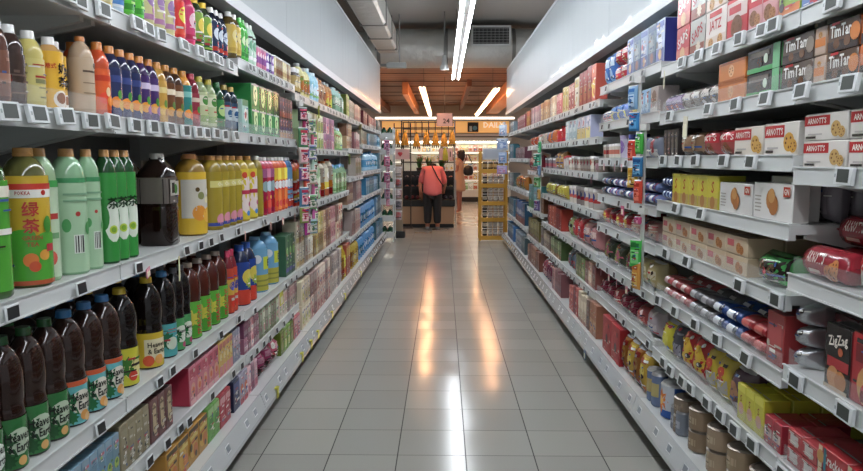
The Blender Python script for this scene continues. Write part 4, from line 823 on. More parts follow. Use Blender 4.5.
row('R', 'Z', 621, 645, 4, lambda w: bag(w * 1.05, .20, .1, 'b8962a', [('d', 0, .55, .34, 'd8c04a'), ('r', -.5, .06, .5, .2, 'c8702a'), ('r', -.4, .75, .4, .88, 'a8542a')]), 'golden yellow snack bag')
row('R', 'Z', 603, 620, 2, lambda w: carton(w, .205, .12, 'a81e26', [('d', 0, .5, .36, 'b83a3a'), ('d', 0, .5, .26, 'a81e26')], side='98181f', name='gift_box', cat='box'), 'large red box')
row('R', 'Z', 590, 596.5, 2, lambda w: carton(w, .21, .1, 'a87054', [('r', -.5, .2, .5, .5, 'c8986a')]), 'terracotta box')
row('R', 'Z', 578.5, 589.5, 4, lambda w: carton(w, .21, .1, 'b8a48e', [('r', -.5, .5, .5, .8, 'd0c0ac'), ('r', -.5, 0, .5, .12, '8a4a44')]), 'oatmeal box')
row('R', 'Z', 569.5, 578, 4, lambda w: carton(w, .22, .1, 'a83a40', [('r', -.5, .7, .5, .9, 'c05a5a')]), 'cherry red box')
row('R', 'Z', 552.5, 561.5, 6, lambda w: carton(w, .2, .1, 'b88a84', [('r', -.5, .2, .5, .5, 'cfaea4')]), 'dusty rose box')
row('R', 'Z', 543.3, 552, 5, lambda w: bag(w * 1.05, .2, .1, '9a4a5a', [('r', -.4, .2, .4, .5, 'c8a4a8')]), 'raspberry bag')
row('R', 'Z', 528, 539.5, 7, lambda w: carton(w, .2, .1, '9a6a50', [('r', -.5, .5, .5, .8, 'b88a68')]), 'chestnut brown box')
row('R', 'Z', 516, 525, 6, lambda w: carton(w, .22, .1, '7a8a9a', [('r', -.5, .5, .5, .8, 'b8c4cc')]), 'cool grey box')
row('R', 'Z', 508, 513.8, 6, lambda w: carton(w, .22, .1, '4a78b0', [('r', -.5, .5, .5, .8, 'b4c8dc')]), 'cobalt blue box')
# ------------------------------------------------------------------ shelving bays
WHITE = M('cacdcb', .35, name='shelf_white'); RAIL = M('d2d5d4', .3, name='rail_white')
BACK = M('6c6f70', .6, name='back_panel_grey'); KICK = M('4a4a48', .5, name='kick_grey')
TAGW = M('dfe3e4', .35, name='tag_white'); LCD = M('3a403c', .5, name='tag_screen'); LCDK = M('17191b', .5, name='tag_screen_dark')
def clear_sheet(name, alpha, rough=.06):
    m = bpy.data.materials.new(name); m.use_nodes = True
    n, l = nodes(m); n.clear()
    out = n.new('ShaderNodeOutputMaterial'); mix = n.new('ShaderNodeMixShader'); tr = n.new('ShaderNodeBsdfTransparent'); gl = n.new('ShaderNodeBsdfPrincipled')
    gl.inputs['Base Color'].default_value = (.8, .82, .82, 1); gl.inputs['Roughness'].default_value = rough
    fr = n.new('ShaderNodeLayerWeight'); pw = n.new('ShaderNodeMath'); pw.operation = 'POWER'; pw.inputs[1].default_value = 4.0; l.new(fr.outputs['Facing'], pw.inputs[0])
    ad = n.new('ShaderNodeMath'); ad.operation = 'MULTIPLY_ADD'; ad.inputs[1].default_value = .35; ad.inputs[2].default_value = alpha; ad.use_clamp = True
    l.new(pw.outputs[0], ad.inputs[0]); l.new(ad.outputs[0], mix.inputs[0]); l.new(tr.outputs[0], mix.inputs[1]); l.new(gl.outputs[0], mix.inputs[2]); l.new(mix.outputs[0], out.inputs[0])
    return m
ACRY = clear_sheet('clear_acrylic', .06)

def tag_mesh(w, h, screen, t=.011, mx=.32):
    mb = MB()      # front faces -y, hangs from z 0 down to -h
    mb.box(-w / 2, w / 2, -t, 0, -h, 0, TAGW, .0015)
    mb.rect(flat_surf(-t), -w * mx, -h * .86, w * (mx + .04), -h * .12, screen, .0006)
    mb.rect(flat_surf(-t), -w * .46, -h * .6, -w * (mx + .05), -h * .4, M('a8b0b2', .4), .0006)
    return mb.build('price_tag')
TAG = {('L', 0): tag_mesh(.078, .042, LCD), ('L', 1): tag_mesh(.052, .036, LCDK, .004, .40), ('Z', 1): tag_mesh(.052, .034, M('8a9298', .4), .002, .40), ('R', 0): tag_mesh(.078, .044, LCD), ('R', 1): tag_mesh(.056, .038, LCDK, .005, .38)}
promo = {}
def promo_mesh(w, h, col):
    k = (w, h, col)
    if k not in promo:
        mb = MB(); mb.box(-w / 2, w / 2, -.0025, 0, -h, 0, M(col, .5)); 
        mb.rect(flat_surf(-.0025), -w * .36, -h * .9, w * .36, -h * .35, M('efe9c8', .5), .0005)
        promo[k] = mb.build('promo_tag')
    return promo[k]

# measured tag columns on the shelves closest to the camera
TAGPX = {
 ('L', 'A'): [60, 74, 99, 112, 131, 144, 155, 180, 195, 206, 211, 216, 226, 238, 247, 250, 256, 260, 264, 268, 272, 276, 280, 285, 290, 294],
 ('L', 'B'): [1, 28, 57, 86, 106, 131, 149, 166, 182, 195, 203, 213, 220, 231, 239, 249, 257, 266, 273, 280, 286, 293],
 ('L', 'C'): [8, 75, 136, 182, 197, 207, 219, 236, 263, 275, 287, 295],
 ('L', 'D'): [97, 157, 170, 193, 217, 237, 252, 283, 290, 294],
 ('L', 'E'): [145, 163, 178, 185, 210, 231, 240, 248, 255, 262, 268, 275, 282, 290],
 ('R', 'A'): [600, 608, 633, 645, 685, 702, 721, 745, 767, 780, 799, 838],
 ('R', 'B'): [598, 604, 611, 630, 660, 674, 714, 739, 770, 809, 858],
 ('R', 'C'): [598, 605, 611, 620, 628, 659, 666, 681, 698, 727, 757, 797, 850],
 ('R', 'D'): [605, 621, 630, 643, 679, 706],
 ('R', 'E'): [602, 609, 620, 656, 670, 690, 745, 780, 800, 850],
 ('R', 'F'): [596, 601, 609, 616, 625, 635, 645, 661, 678, 698, 720, 750, 790, 815, 845],
 ('R', 'G'): [592, 618, 626, 637, 650, 666, 675, 687, 695, 710, 724, 740, 756, 776],
}
PROMO = {  # side, key: column, width, drop, colour
 ('L', 'C'): [(172, .055, .085, 'd8d8a0'), (160 - 20, .04, .03, 'd88a9a'), (240, .035, .04, 'e0a8a0'), (266, .035, .04, 'e0a8a0'), (279, .035, .04, 'e0a0a0'), (291, .035, .05, 'e0a8a0'), (314, .06, .09, 'dfe07a')],
 ('L', 'A'): [(315.5, .07, .09, 'e6e24a'), (358, .12, .06, 'e2e29a')], ('L', 'B'): [(347, .1, .10, 'e0e08a')],
 ('L', 'D'): [(277, .07, .075, 'dcd63a')],
 ('R', 'A'): [(670, .055, .075, 'dcd8be')], ('R', 'B'): [(692, .055, .085, 'dcd8be')],
 ('R', 'C'): [(595, .05, .04, 'd8a0ac'), (601, .05, .04, 'd8a0ac'), (608, .05, .04, 'd8a0ac'), (619, .05, .04, 'd8a0ac'), (626, .05, .04, 'd8a0ac')],
 ('R', 'D'): [(627, .05, .05, 'c84a7a')],
 ('R', 'F'): [(605, .04, .04, 'd8909c'), (613, .04, .04, 'd8909c'), (621, .04, .04, 'd8909c'), (631, .04, .04, 'd8909c')],
}
RISER = {('L', 'B'): (0, 1, 2), ('R', 'B'): (0, 1, 2), ('R', 'E'): (0, 1, 2), ('R', 'F'): (0, 1, 2), ('R', 'G'): (1, 2), ('R', 'D'): (0,)}
CNT = ['first', 'second', 'third', 'fourth', 'fifth', 'sixth', 'seventh', 'last']
for side in 'LR':
    sg = SG[side]; X0 = abs(RAILX[side]); XB = X0 + .50
    def bx(mb, a, b, y0, y1, z0, z1, m, c=0): mb.box(min(sg * a, sg * b), max(sg * a, sg * b), y0, y1, z0, z1, m, c)
    for i in range(8):
        y0, y1 = bay_edges(i)
        e = .004
        root = bpy.data.objects.new('shelving_bay', None); COL.objects.link(root)
        ym = (y0 + y1) / 2
        root.location = (sg * (X0 + .25), ym, 0); root.empty_display_size = .1
        what = ('drink bottles', 'large bottles', 'bottles and cans', 'cartons and bottles', 'drink cartons', 'pink cartons', 'blue water packs', 'blue water cartons')[i] if side == 'L' else ('biscuit rolls', 'biscuit boxes', 'navy boxes and blue packs', 'tall red boxes', 'tubs and boxes', 'red bags and boxes', 'wine red boxes', 'grey and blue boxes')[i]
        tag(root, 'white shelving bay of %s, %s from the camera on the %s' % (what, CNT[i], SIDE[side]), 'shelving', 'white shelving bays on the %s' % SIDE[side])
        def sub(name, mb_or_me, par, off=(0, 0, 0), world=None):
            me = mb_or_me.build(name) if isinstance(mb_or_me, MB) else mb_or_me
            return link(name, me, par, off)
        base = Vector(root.location)
        def local(mb):
            mb.V = [(v[0] - base.x, v[1] - base.y, v[2] - base.z) for v in mb.V]; return mb
        mb = MB(); bx(mb, XB, XB + .02, y0 + e, y1 - e, 0, 2.09, BACK); sub('back_panel', local(mb), root)
        mb = MB(); bx(mb, X0 + .125, XB - .001, y0 + e, y1 - e, 2.06, 2.09, BACK); sub('top_cover', local(mb), root)
        for yy in (y0 + e, y1 - .03 - e):
            mb = MB(); bx(mb, XB - .05, XB - .001, yy, yy + .03, 0.001, 1.985, M('b9bbba', .4)); sub('upright', local(mb), root)
        zs = ZS[side][i]
        for key in sorted(zs, key=lambda k: -zs[k]):
            z = zs[key]
            if key == 'Z':
                mb = MB()
                xo = X0 - .092; xi = X0 - .06
                # deck, sloping ticket channel at its front, recessed kick plate
                bx(mb, xi + .002, XB - .052, y0 + e, y1 - e, z - .03, z, WHITE)
                b = sub('base_shelf', local(mb), root)
                lp = MB()
                pr = [(xi, z + .008), (xi - .005, z + .008), (xo, .104), (xo, .084), (xo + .012, .084), (xi, z - .02)]
                vs = [(sg * a, yy, zz) for yy in (y0 + e, y1 - e) for a, zz in pr]; k = len(pr)
                fs = [tuple(range(k)) if sg > 0 else tuple(reversed(range(k))), tuple(reversed(range(k, 2 * k))) if sg > 0 else tuple(range(k, 2 * k))] + [((q, k + q, k + (q + 1) % k, (q + 1) % k) if sg > 0 else (q, (q + 1) % k, k + (q + 1) % k, k + q)) for q in range(k)]
                lp.add(vs, fs, M('cdd2d4', .12, coat=.8)); sub('price_rail', local(lp), b)
                kp = MB(); bx(kp, X0 + .02, X0 + .035, y0 + e, y1 - e, 0.0, z - .031, KICK); sub('kick_plate', local(kp), b)
                n = 6
                for q in range(n):
                    yy = y0 + (q + .5 + RNG.uniform(-.25, .25)) * BW / n
                    c = link('price_tag', TAG['Z', 1], b)
                    ang = math.atan2((xi - .005) - xo, z + .008 - .104)
                    c.location = (sg * (xo + .0195) - base.x, yy - base.y, .156); c.rotation_euler = (-ang, 0, -sg * PI / 2)
                continue
            mb = MB()
            th = .028
            bx(mb, X0 + .004, XB - .052, y0 + e, y1 - e, z - th, z, WHITE)
            bx(mb, X0 + .004, X0 + .02, y0 + e, y1 - e, z - .045, z - th, WHITE)
            for yy in (y0 + .02, y1 - .045):     # brackets under the board
                vs = [(sg * a, yy + d, zz) for d in (0, .02) for a, zz in ((XB - .052, z - th), (XB - .052, z - th - .10), (X0 + .06, z - th - .015), (X0 + .06, z - th))]
                mb.add(vs, [(0, 1, 2, 3), (7, 6, 5, 4), (0, 4, 5, 1), (1, 5, 6, 2), (2, 6, 7, 3), (3, 7, 4, 0)], WHITE)
            s = sub('shelf', local(mb), root)
            rl = MB()
            bx(rl, X0, X0 + .0035, y0 + e, y1 - e, z - .046, z + .004, RAIL)
            bx(rl, X0 - .004, X0, y0 + e, y1 - e, z + .0, z + .004, RAIL)
            bx(rl, X0 - .004, X0, y0 + e, y1 - e, z - .046, z - .042, RAIL)
            sub('price_rail', local(rl), s)
            if i in RISER.get((side, key), ()):
                ac = MB(); bx(ac, X0 + .006, X0 + .008, y0 + .02, y1 - .02, z + .0005, z + .052, ACRY); sub('acrylic_front', local(ac), s)
            px = [p for p in TAGPX.get((side, key), []) if y0 + .03 < along(p, sg * X0, z) < y1 - .03] if i < 3 else []
            ys = [along(p, sg * X0, z) for p in px]
            if not ys and not (i < 3 and i == 0):
                n = 7 if i < 5 else 5
                ys = [y0 + (q + .5 + RNG.uniform(-.3, .3)) * BW / n for q in range(n)]
            bigtag = 0 if (i < 2 and (side == 'R' or key in 'AB')) else 1
            for yy in ys:
                c = link('price_tag', TAG[side, bigtag], s)
                out = RNG.choice((.0, .0, .006))
                c.location = (sg * (X0 - .005 - out) - base.x, yy - base.y, z + (.006 if bigtag == 0 else -.004) - RNG.uniform(0, .004))
                c.rotation_euler = (RNG.uniform(-.18, -.02), RNG.uniform(-.05, .05), -sg * PI / 2)
            for p, w, d, c_ in PROMO.get((side, key), ()):
                yy = along(p, sg * X0, z)
                if y0 < yy < y1:
                    c = link('promo_tag', promo_mesh(w, d, c_), s)
                    c.location = (sg * (X0 - .022) - base.x, yy - base.y, z - .03); c.rotation_euler = (0, RNG.uniform(-.15, .15), -sg * PI / 2 + RNG.uniform(-.5, .1) * sg)

# yellow flags clipped to the bottom channel
flag = MB(); flag.box(-.02, .02, -.002, 0, -.05, 0, M('d6cf3a', .5)); flag.box(-.02, .02, -.004, .02, 0, .006, M('d6cf3a', .5))
flag_me = flag.build('promo_flag')
for k, p in enumerate((277, 302, 311, 318, 332, 345, 361, 371)):
    yy = along(p, -.85, .12)
    o = link('promo_flag', flag_me, None, (-.846, yy, .128), PI / 2)
    tag(o, 'small yellow flag on the left bottom price rail, %s from the near end' % ORD[k], 'promo flag', 'yellow flags on the bottom rail')
yy = along(586, .90, .09)
o = link('promo_flag', promo_mesh(.05, .06, '4a6a8a'), None, (.893, yy, .105), -PI / 2)
tag(o, 'small blue card hanging from the right bottom price rail', 'promo flag')

# ------------------------------------------------------------------ the setting
def tile_mat():
    m = bpy.data.materials.new('glazed_floor_tiles'); m.use_nodes = True
    n, l = nodes(m); b = n['Principled BSDF']
    tc = n.new('ShaderNodeTexCoord'); sp = n.new('ShaderNodeSeparateXYZ'); l.new(tc.outputs['Object'], sp.inputs[0])
    def mth(op, a, bb=None, c=None):
        q = n.new('ShaderNodeMath'); q.operation = op
        for idx, v in enumerate((a, bb, c)):
            if v is None: continue
            if isinstance(v, (int, float)): q.inputs[idx].default_value = v
            else: l.new(v, q.inputs[idx])
        return q.outputs[0]
    masks, cells = [], []
    for ax, o0, step, wd in (('X', .102, .3, .0042), ('Y', 3.096, .2985, .0032)):
        t = mth('DIVIDE', mth('SUBTRACT', sp.outputs[ax], o0), step)
        f = mth('FRACT', t); cells.append(mth('FLOOR', t))
        dist = mth('MINIMUM', f, mth('SUBTRACT', 1.0, f))
        masks.append(mth('LESS_THAN', dist, wd / step / 2 * 1.15))
    g = mth('MAXIMUM', masks[0], masks[1])
    cv = n.new('ShaderNodeCombineXYZ'); l.new(cells[0], cv.inputs[0]); l.new(cells[1], cv.inputs[1])
    wn = n.new('ShaderNodeTexWhiteNoise'); wn.noise_dimensions = '2D'; l.new(cv.outputs[0], wn.inputs['Vector'])
    nz = n.new('ShaderNodeTexNoise'); nz.inputs['Scale'].default_value = 160; nz.inputs['Detail'].default_value = 2; l.new(tc.outputs['Object'], nz.inputs['Vector'])
    mx = n.new('ShaderNodeMix'); mx.data_type = 'RGBA'; mx.inputs[6].default_value = rgb('999892') + (1,); mx.inputs[7].default_value = rgb('a9a8a0') + (1,)
    l.new(mth('ADD', mth('MULTIPLY', wn.outputs['Value'], .6), mth('MULTIPLY', nz.outputs[0], .5)), mx.inputs[0])
    mg = n.new('ShaderNodeMix'); mg.data_type = 'RGBA'; l.new(g, mg.inputs[0]); l.new(mx.outputs[2], mg.inputs[6]); mg.inputs[7].default_value = rgb('2e2c28') + (1,)
    l.new(mg.outputs[2], b.inputs['Base Color'])
    l.new(mth('ADD', mth('MULTIPLY', g, .5), .17), b.inputs['Roughness'])
    b.inputs['Specular IOR Level'].default_value = .42
    # each tile lies a hair out of level
    wc = n.new('ShaderNodeVectorMath'); wc.operation = 'SUBTRACT'; l.new(wn.outputs['Color'], wc.inputs[0]); wc.inputs[1].default_value = (.5, .5, .5)
    ws = n.new('ShaderNodeVectorMath'); ws.operation = 'MULTIPLY'; l.new(wc.outputs[0], ws.inputs[0]); ws.inputs[1].default_value = (.012, .02, 0)
    ge = n.new('ShaderNodeNewGeometry'); wa = n.new('ShaderNodeVectorMath'); wa.operation = 'ADD'; l.new(ge.outputs['Normal'], wa.inputs[0]); l.new(ws.outputs[0], wa.inputs[1])
    nn = n.new('ShaderNodeVectorMath'); nn.operation = 'NORMALIZE'; l.new(wa.outputs[0], nn.inputs[0])
    l.new(nn.outputs[0], b.inputs['Normal'])
    return m
mb = MB(); mb.box(-4.5, 4.5, -3, 26, -.1, 0, tile_mat()); struct('floor', mb)

def panel_mat():
    m = bpy.data.materials.new('white_laminate'); m.use_nodes = True
    n, l = nodes(m); b = n['Principled BSDF']
    b.inputs['Base Color'].default_value = rgb('a9b1b4') + (1,); b.inputs['Roughness'].default_value = .5; b.inputs['Specular IOR Level'].default_value = .25; b.inputs['Coat Weight'].default_value = .35; b.inputs['Coat Roughness'].default_value = .07
    nz = n.new('ShaderNodeTexNoise'); nz.inputs['Scale'].default_value = 1.6; nz.inputs['Detail'].default_value = 1
    tc = n.new('ShaderNodeTexCoord'); mp = n.new('ShaderNodeMapping'); mp.inputs['Scale'].default_value = (1, 3.0, .25)
    l.new(tc.outputs['Object'], mp.inputs['Vector']); l.new(mp.outputs[0], nz.inputs['Vector'])
    bu = n.new('ShaderNodeBump'); bu.inputs['Strength'].default_value = .12; bu.inputs['Distance'].default_value = .03
    l.new(nz.outputs[0], bu.inputs['Height']); l.new(bu.outputs[0], b.inputs['Coat Normal'])
    return m
PAN = panel_mat(); TRIM = M('b9bdbf', .4)
for side in 'LR':
    sg = SG[side]; xa = abs(RAILX[side]) + .045
    mb = MB()
    YE = 11.6 if side == 'L' else 12.1
    for q in range(10):
        y0, y1 = B0 - BW + q * BW, min(YE, B0 - BW + (q + 1) * BW)
        if y1 - y0 < .02: continue
        mb.box(min(sg * xa, sg * (xa + .03)), max(sg * xa, sg * (xa + .03)), y0 + .0015, y1 - .0015, 2.055, 2.72, PAN)
    mb.box(min(sg * (xa + .03), sg * (xa + .07)), max(sg * (xa + .03), sg * (xa + .07)), B0 - BW, YE, 2.055, 2.72, M('9aa0a2', .5))
    struct('wall_' + SIDE[side], mb)
    mb = MB(); mb.box(min(sg * (xa - .012), sg * (xa + .075)), max(sg * (xa - .012), sg * (xa + .075)), B0 - BW, YE, 2.0, 2.054, TRIM)
    struct('trim_%d' % (1 if side == 'L' else 2), mb)
    mb = MB(); mb.box(min(sg * (xa - .004), sg * (xa + .075)), max(sg * (xa - .004), sg * (xa + .075)), B0 - BW, YE, 2.721, 2.745, TRIM)
    struct('trim_%d' % (3 if side == 'L' else 4), mb)
# ceilings
mb = MB(); mb.box(-4.5, 4.5, -3, 13.6, 3.62, 3.75, M('a3a29e', .8)); struct('ceiling', mb)
def slat_mat():
    m = bpy.data.materials.new('brown_ceiling_boards'); m.use_nodes = True
    n, l = nodes(m); b = n['Principled BSDF']; b.inputs['Roughness'].default_value = .6
    tc = n.new('ShaderNodeTexCoord'); w = n.new('ShaderNodeTexWave'); w.bands_direction = 'Y'; w.inputs['Scale'].default_value = .8; w.inputs['Distortion'].default_value = .4
    l.new(tc.outputs['Object'], w.inputs['Vector'])
    mx = n.new('ShaderNodeMix'); mx.data_type = 'RGBA'; mx.inputs[6].default_value = rgb('a87c66') + (1,); mx.inputs[7].default_value = rgb('8e6854') + (1,)
    l.new(w.outputs[0], mx.inputs[0]); l.new(mx.outputs[2], b.inputs['Base Color'])
    return m
mb = MB(); mb.box(-4.5, 4.5, 13.6, 23.6, 2.98, 3.1, slat_mat()); mb.box(-4.5, 4.5, 13.6, 13.68, 3.1, 3.75, M('6a4a3c', .7)); struct('ceiling_far', mb)
# battens and beams below the brown ceiling
WOOD = M('e08c4c', .45)
for k, (x, y0, y1, w, hh, z, m) in enumerate(((-.82, 16.0, 23.2, .13, .26, 2.68, WOOD), (1.52, 14.2, 23.2, .36, .26, 2.68, WOOD), (-1.75, 14.5, 23.2, .2, .2, 2.72, M('7a4a34', .6)), (.55, 15.5, 23.2, .1, .14, 2.8, M('7a4a34', .6)))):
    mb = MB(); mb.box(-w / 2, w / 2, 0, y1 - y0, 0, hh, m, .006)
    o = link('ceiling_beam', mb.build('ceiling_beam'), None, (x, y0, z))
    tag(o, ('orange wooden ceiling beam beyond the aisle, on the left', 'wide orange wooden ceiling beam beyond the right shelves', 'brown ceiling beam above the white endcap rack', 'thin brown ceiling beam between the far lamps')[k], 'ceiling beam', 'ceiling beams')
    mb2 = MB(); mb2.tube((0, .3, hh), (0, .3, 2.98 - z), .008, M('4a4442', .5)); mb2.tube((0, y1 - y0 - .3, hh), (0, y1 - y0 - .3, 2.98 - z), .008, M('4a4442', .5)); link('hanger', mb2.build('hanger'), o)
rb = random.Random(3)
for k in range(7):
    y = 14.3 + k * 1.25
    mb = MB(); mb.tube((-2.6, 0, 0), (2.8, 0, 0), .010, M('6f5244', .6), 8)
    o = link('ceiling_pipe', mb.build('ceiling_pipe'), None, (0, y, 2.93 - .02 * (k % 2)))
    tag(o, 'thin brown pipe across the far ceiling, %s from the duct' % ORD[k], 'pipe', 'pipes across the far ceiling')

# back wall with lit orange fascia
mb = MB(); mb.box(-4.5, 4.5, 23.6, 23.75, 0, 3.1, M('b8b0a6', .6)); struct('wall_back', mb)
o = link('fascia_sign', None, None, (0, 22.95, 0))
tag(o, 'long orange backlit fascia sign above the chilled cabinet', 'sign')
mb = MB(); mb.box(-1.9, 2.05, 0, .12, 2.10, 2.45, M('f4b464', .5, emit=.55)); link('panel', mb.build('panel'), o)
mb = MB(); mb.text(flat_surf(0), 'DAILY', 1.58, 2.34, .17, M('fbe3c4', .4, emit=.7), .004); link('lettering', mb.build('lettering'), o)
mb = MB(); mb.box(.76, 1.10, -.03, 0, 2.12, 2.42, M('2a2620', .5)); mb.disc(flat_surf(-.03), .99, 2.24, .07, .07, M('6aa0b4', .5), .002); mb.rect(flat_surf(-.03), .82, 2.14, .90, 2.30, M('cfd8d4', .5), .002); link('picture_panel', mb.build('picture_panel'), o)
LAMPW = M('fff1e0', .5, emit=2.6)
o = link('cove_light', None, None, (0, 22.75, 0)); tag(o, 'long white cove light running above the orange fascia', 'light')
mb = MB(); mb.box(-2.1, 2.2, 0, .04, 2.52, 2.555, LAMPW); link('tube', mb.build('tube'), o)
mb = MB(); mb.box(-2.1, 2.2, .06, .12, 2.48, 2.6, M('d8d4cc', .5)); link('housing', mb.build('housing'), o)
# chilled dairy cabinet
fr = link('chilled_cabinet', None, None, (0, 22.2, 0)); tag(fr, 'open chilled dairy cabinet with bright shelves against the back wall', 'fridge')
WF = M('d8dad6', .4)
mb = MB(); mb.box(-1.9, 2.05, -.1, .75, 1.82, 2.04, WF, .01); link('canopy', mb.build('canopy'), fr)
mb = MB(); mb.box(-1.9, 2.05, -.11, -.101, 1.93, 1.965, M('4a4a46', .5)); link('canopy_stripe', mb.build('canopy_stripe'), fr)
mb = MB(); mb.box(-1.9, 2.05, .66, .75, .1, 1.81, M('e6e4dc', .5)); link('back_panel', mb.build('back_panel'), fr)
mb = MB(); mb.box(-1.9, 2.05, -.1, .65, .14, .36, WF, .01); link('base', mb.build('base'), fr)
mb = MB(); mb.box(-1.9, 2.05, -.06, .65, 0, .139, M('1f1f1e', .5)); link('plinth', mb.build('plinth'), fr)
mb = MB(); mb.box(-1.85, 2.0, -.02, .04, 1.77, 1.81, M('fff4de', .5, emit=11.0)); link('lamp', mb.build('lamp'), fr)
FZ = (.36, .66, .94, 1.22, 1.5)
for z in FZ[1:]:
    mb = MB(); mb.box(-1.88, 2.03, .05 + (1.5 - z) * -.05, .65, z - .02, z, WF); mb.box(-1.88, 2.03, .04 + (1.5 - z) * -.05, .05 + (1.5 - z) * -.05, z - .03, z + .012, M('f2f0ea', .4)); mb.box(-1.86, 2.01, .09, .12, z - .036, z - .022, M('fff4de', .5, emit=8.0)); link('shelf', mb.build('shelf'), fr)
pal = ('e6d48a', 'd8dcd8', 'e8c060', 'c85a4a', 'f0ece0', '8ab070', 'd8a0a0', 'e4e8ea', 'b8743c', 'f0e4a8', '6a94b8')
dm = {}
for c in pal:
    dm[c] = carton(.115, .19, .1, c, [('r', -.5, .62, .5, .85, 'f4f2ea'), ('d', 0, .34, .32, pal[(pal.index(c) * 3 + 1) % len(pal)])], name='dairy_carton')
words = {'e6d48a': 'pale yellow', 'd8dcd8': 'light grey', 'e8c060': 'gold', 'c85a4a': 'red', 'f0ece0': 'ivory', '8ab070': 'green', 'd8a0a0': 'pink', 'e4e8ea': 'white', 'b8743c': 'brown', 'f0e4a8': 'cream', '6a94b8': 'blue'}
lv = ('bottom', 'fourth', 'third', 'second', 'top')
for li, z in enumerate(FZ):
    cnt = {}
    for k in range(19):
        c = pal[(k * 7 + li * 4 + rb.randrange(3)) % len(pal)]
        cnt[c] = cnt.get(c, 0) + 1
        wd = words[c] + ' dairy carton'
        place(dm[c], (-.72 + k * .142 + rb.uniform(-.012, .012), 22.33 + rb.uniform(0, .05), z + .001), 0, '%s, %s such from the banana stand, on the chilled cabinet %s shelf' % (wd, ORD[cnt[c] - 1], lv[li]), 'dairy cartons in the chilled cabinet')

# ------------------------------------------------------------------ lamps
TUBE = M('f4f8ff', .5, emit=1.0, name='fluorescent_tube')
TUBE.node_tree.nodes['Principled BSDF'].inputs['Emission Strength'].default_value = TUBE_E
HOUS = M('d8dcdc', .4)
def lamp_run(x, z, segs, tubemat, w, names, grp, ceil=3.62):
    for k, (y0, y1) in enumerate(segs):
        r = link('linear_light', None, None, (x, (y0 + y1) / 2, z)); L = (y1 - y0) / 2 - .008
        tag(r, names[k], 'ceiling light', grp)
        mb = MB(); mb.box(-w * .22, w * .22, -L, L, .012, .05, HOUS, .004); mb.box(-max(w / 2, .06), max(w / 2, .06), -L, L, .05, .062, HOUS); link('housing', mb.build('housing'), r)  # top plate widened over the warm tubes to block their upward light
        for s in (-1, 1):
            mb = MB(); mb.tube((s * w * .36, -L + .01, .018), (s * w * .36, L - .01, .018), w * .10, tubemat, 10); link('tube', mb.build('tube'), r)
        for yy in (-L * .7, L * .7):
            mb = MB(); mb.tube((0, yy, .062), (0, yy, ceil - z), .004, M('5a5a58', .5), 6); link('hanger', mb.build('hanger'), r)
e = [12.1 - 2.7 * k for k in range(6)]
nm = ['twin-tube strip light above the %s of the aisle' % s for s in ('far end', 'middle', 'near half', 'camera end', 'shopper standing in the aisle', 'aisle behind the camera')]
lamp_run(.205, 2.57, [(e[k + 1], e[k]) for k in range(5)], TUBE, .125, nm, 'strip lights over the aisle')
TUBW = M('ffb87c', .5, emit=1.0, name='warm_tube'); TUBW.node_tree.nodes['Principled BSDF'].inputs['Emission Strength'].default_value = TUBEW_E
lamp_run(-.36, 2.46, [(12.6, 20.6)], TUBW, .05, ['long warm strip light beyond the aisle, left of the number sign'], 'warm strip lights', 2.98)
lamp_run(.92, 2.44, [(12.6, 20.2)], TUBW, .05, ['long warm strip light beyond the aisle, above the yellow rack'], 'warm strip lights', 2.98)

# ------------------------------------------------------------------ ducts
def foil():
    m = bpy.data.materials.new('foil_insulation'); m.use_nodes = True
    n, l = nodes(m); b = n['Principled BSDF']; b.inputs['Base Color'].default_value = rgb('cfcfca') + (1,); b.inputs['Metallic'].default_value = .45; b.inputs['Roughness'].default_value = .42
    nz = n.new('ShaderNodeTexNoise'); nz.inputs['Scale'].default_value = 5; nz.inputs['Detail'].default_value = 6
    tc = n.new('ShaderNodeTexCoord'); l.new(tc.outputs['Object'], nz.inputs['Vector'])
    bu = n.new('ShaderNodeBump'); bu.inputs['Strength'].default_value = .6; bu.inputs['Distance'].default_value = .06; l.new(nz.outputs[0], bu.inputs['Height']); l.new(bu.outputs[0], b.inputs['Normal'])
    return m
FOIL = foil()
d = link('air_duct', None, None, (0, 12.95, 3.2)); tag(d, 'silver foil-wrapped round duct crossing above the aisle end', 'duct')
mb = MB(); mb.lathe([(.27, -2.2), (.33, -2.1), (.335, -1.2), (.325, -1.15), (.335, -1.1), (.335, .0), (.325, .05), (.335, .1), (.335, 1.2), (.325, 1.25), (.335, 1.3), (.33, 2.2), (.27, 2.3)], FOIL, 24, axis='x'); link('pipe', mb.build('pipe'), d)
for x in (-1.1, .05, 1.2):
    mb = MB(); mb.shell(.338, x - .03, x + .03, M('8a8a88', .4, .6)); mb.V = [(z, y, -xx) for xx, y, z in mb.V]; link('strap', mb.build('strap'), d)
d = link('air_grille', None, None, (.80, 12.50, 3.34)); tag(d, 'white-framed rectangular air grille on the front of the foil duct', 'grille')
mb = MB()
for a in ((-.33, .33, -.03, .0, .135, .165), (-.33, .33, -.03, 0, -.165, -.135), (-.33, -.30, -.03, 0, -.135, .135), (.30, .33, -.03, 0, -.135, .135)): mb.box(*a, M('c9ccca', .4))
link('frame', mb.build('frame'), d)
mb = MB(); mb.box(-.30, .30, .0, .09, -.135, .135, M('3a3a3a', .6)); link('box', mb.build('box'), d)
mb = MB()
for k in range(9): mb.box(-.30 + k * .067 + .03, -.30 + k * .067 + .034, -.02, -.005, -.135, .135, M('9a9c9a', .4))
for k in range(6): mb.box(-.30, .30, -.016, -.002, -.112 + k * .045, -.108 + k * .045, M('9a9c9a', .4))
link('grid', mb.build('grid'), d)
d = link('air_duct', None, None, (-.93, 9.5, 3.22)); tag(d, 'square silver duct running back along the top of the left panel', 'duct')
mb = MB(); mb.box(-.17, .17, -4, 3.05, -.16, .16, FOIL, .03); link('trunk', mb.build('trunk'), d)
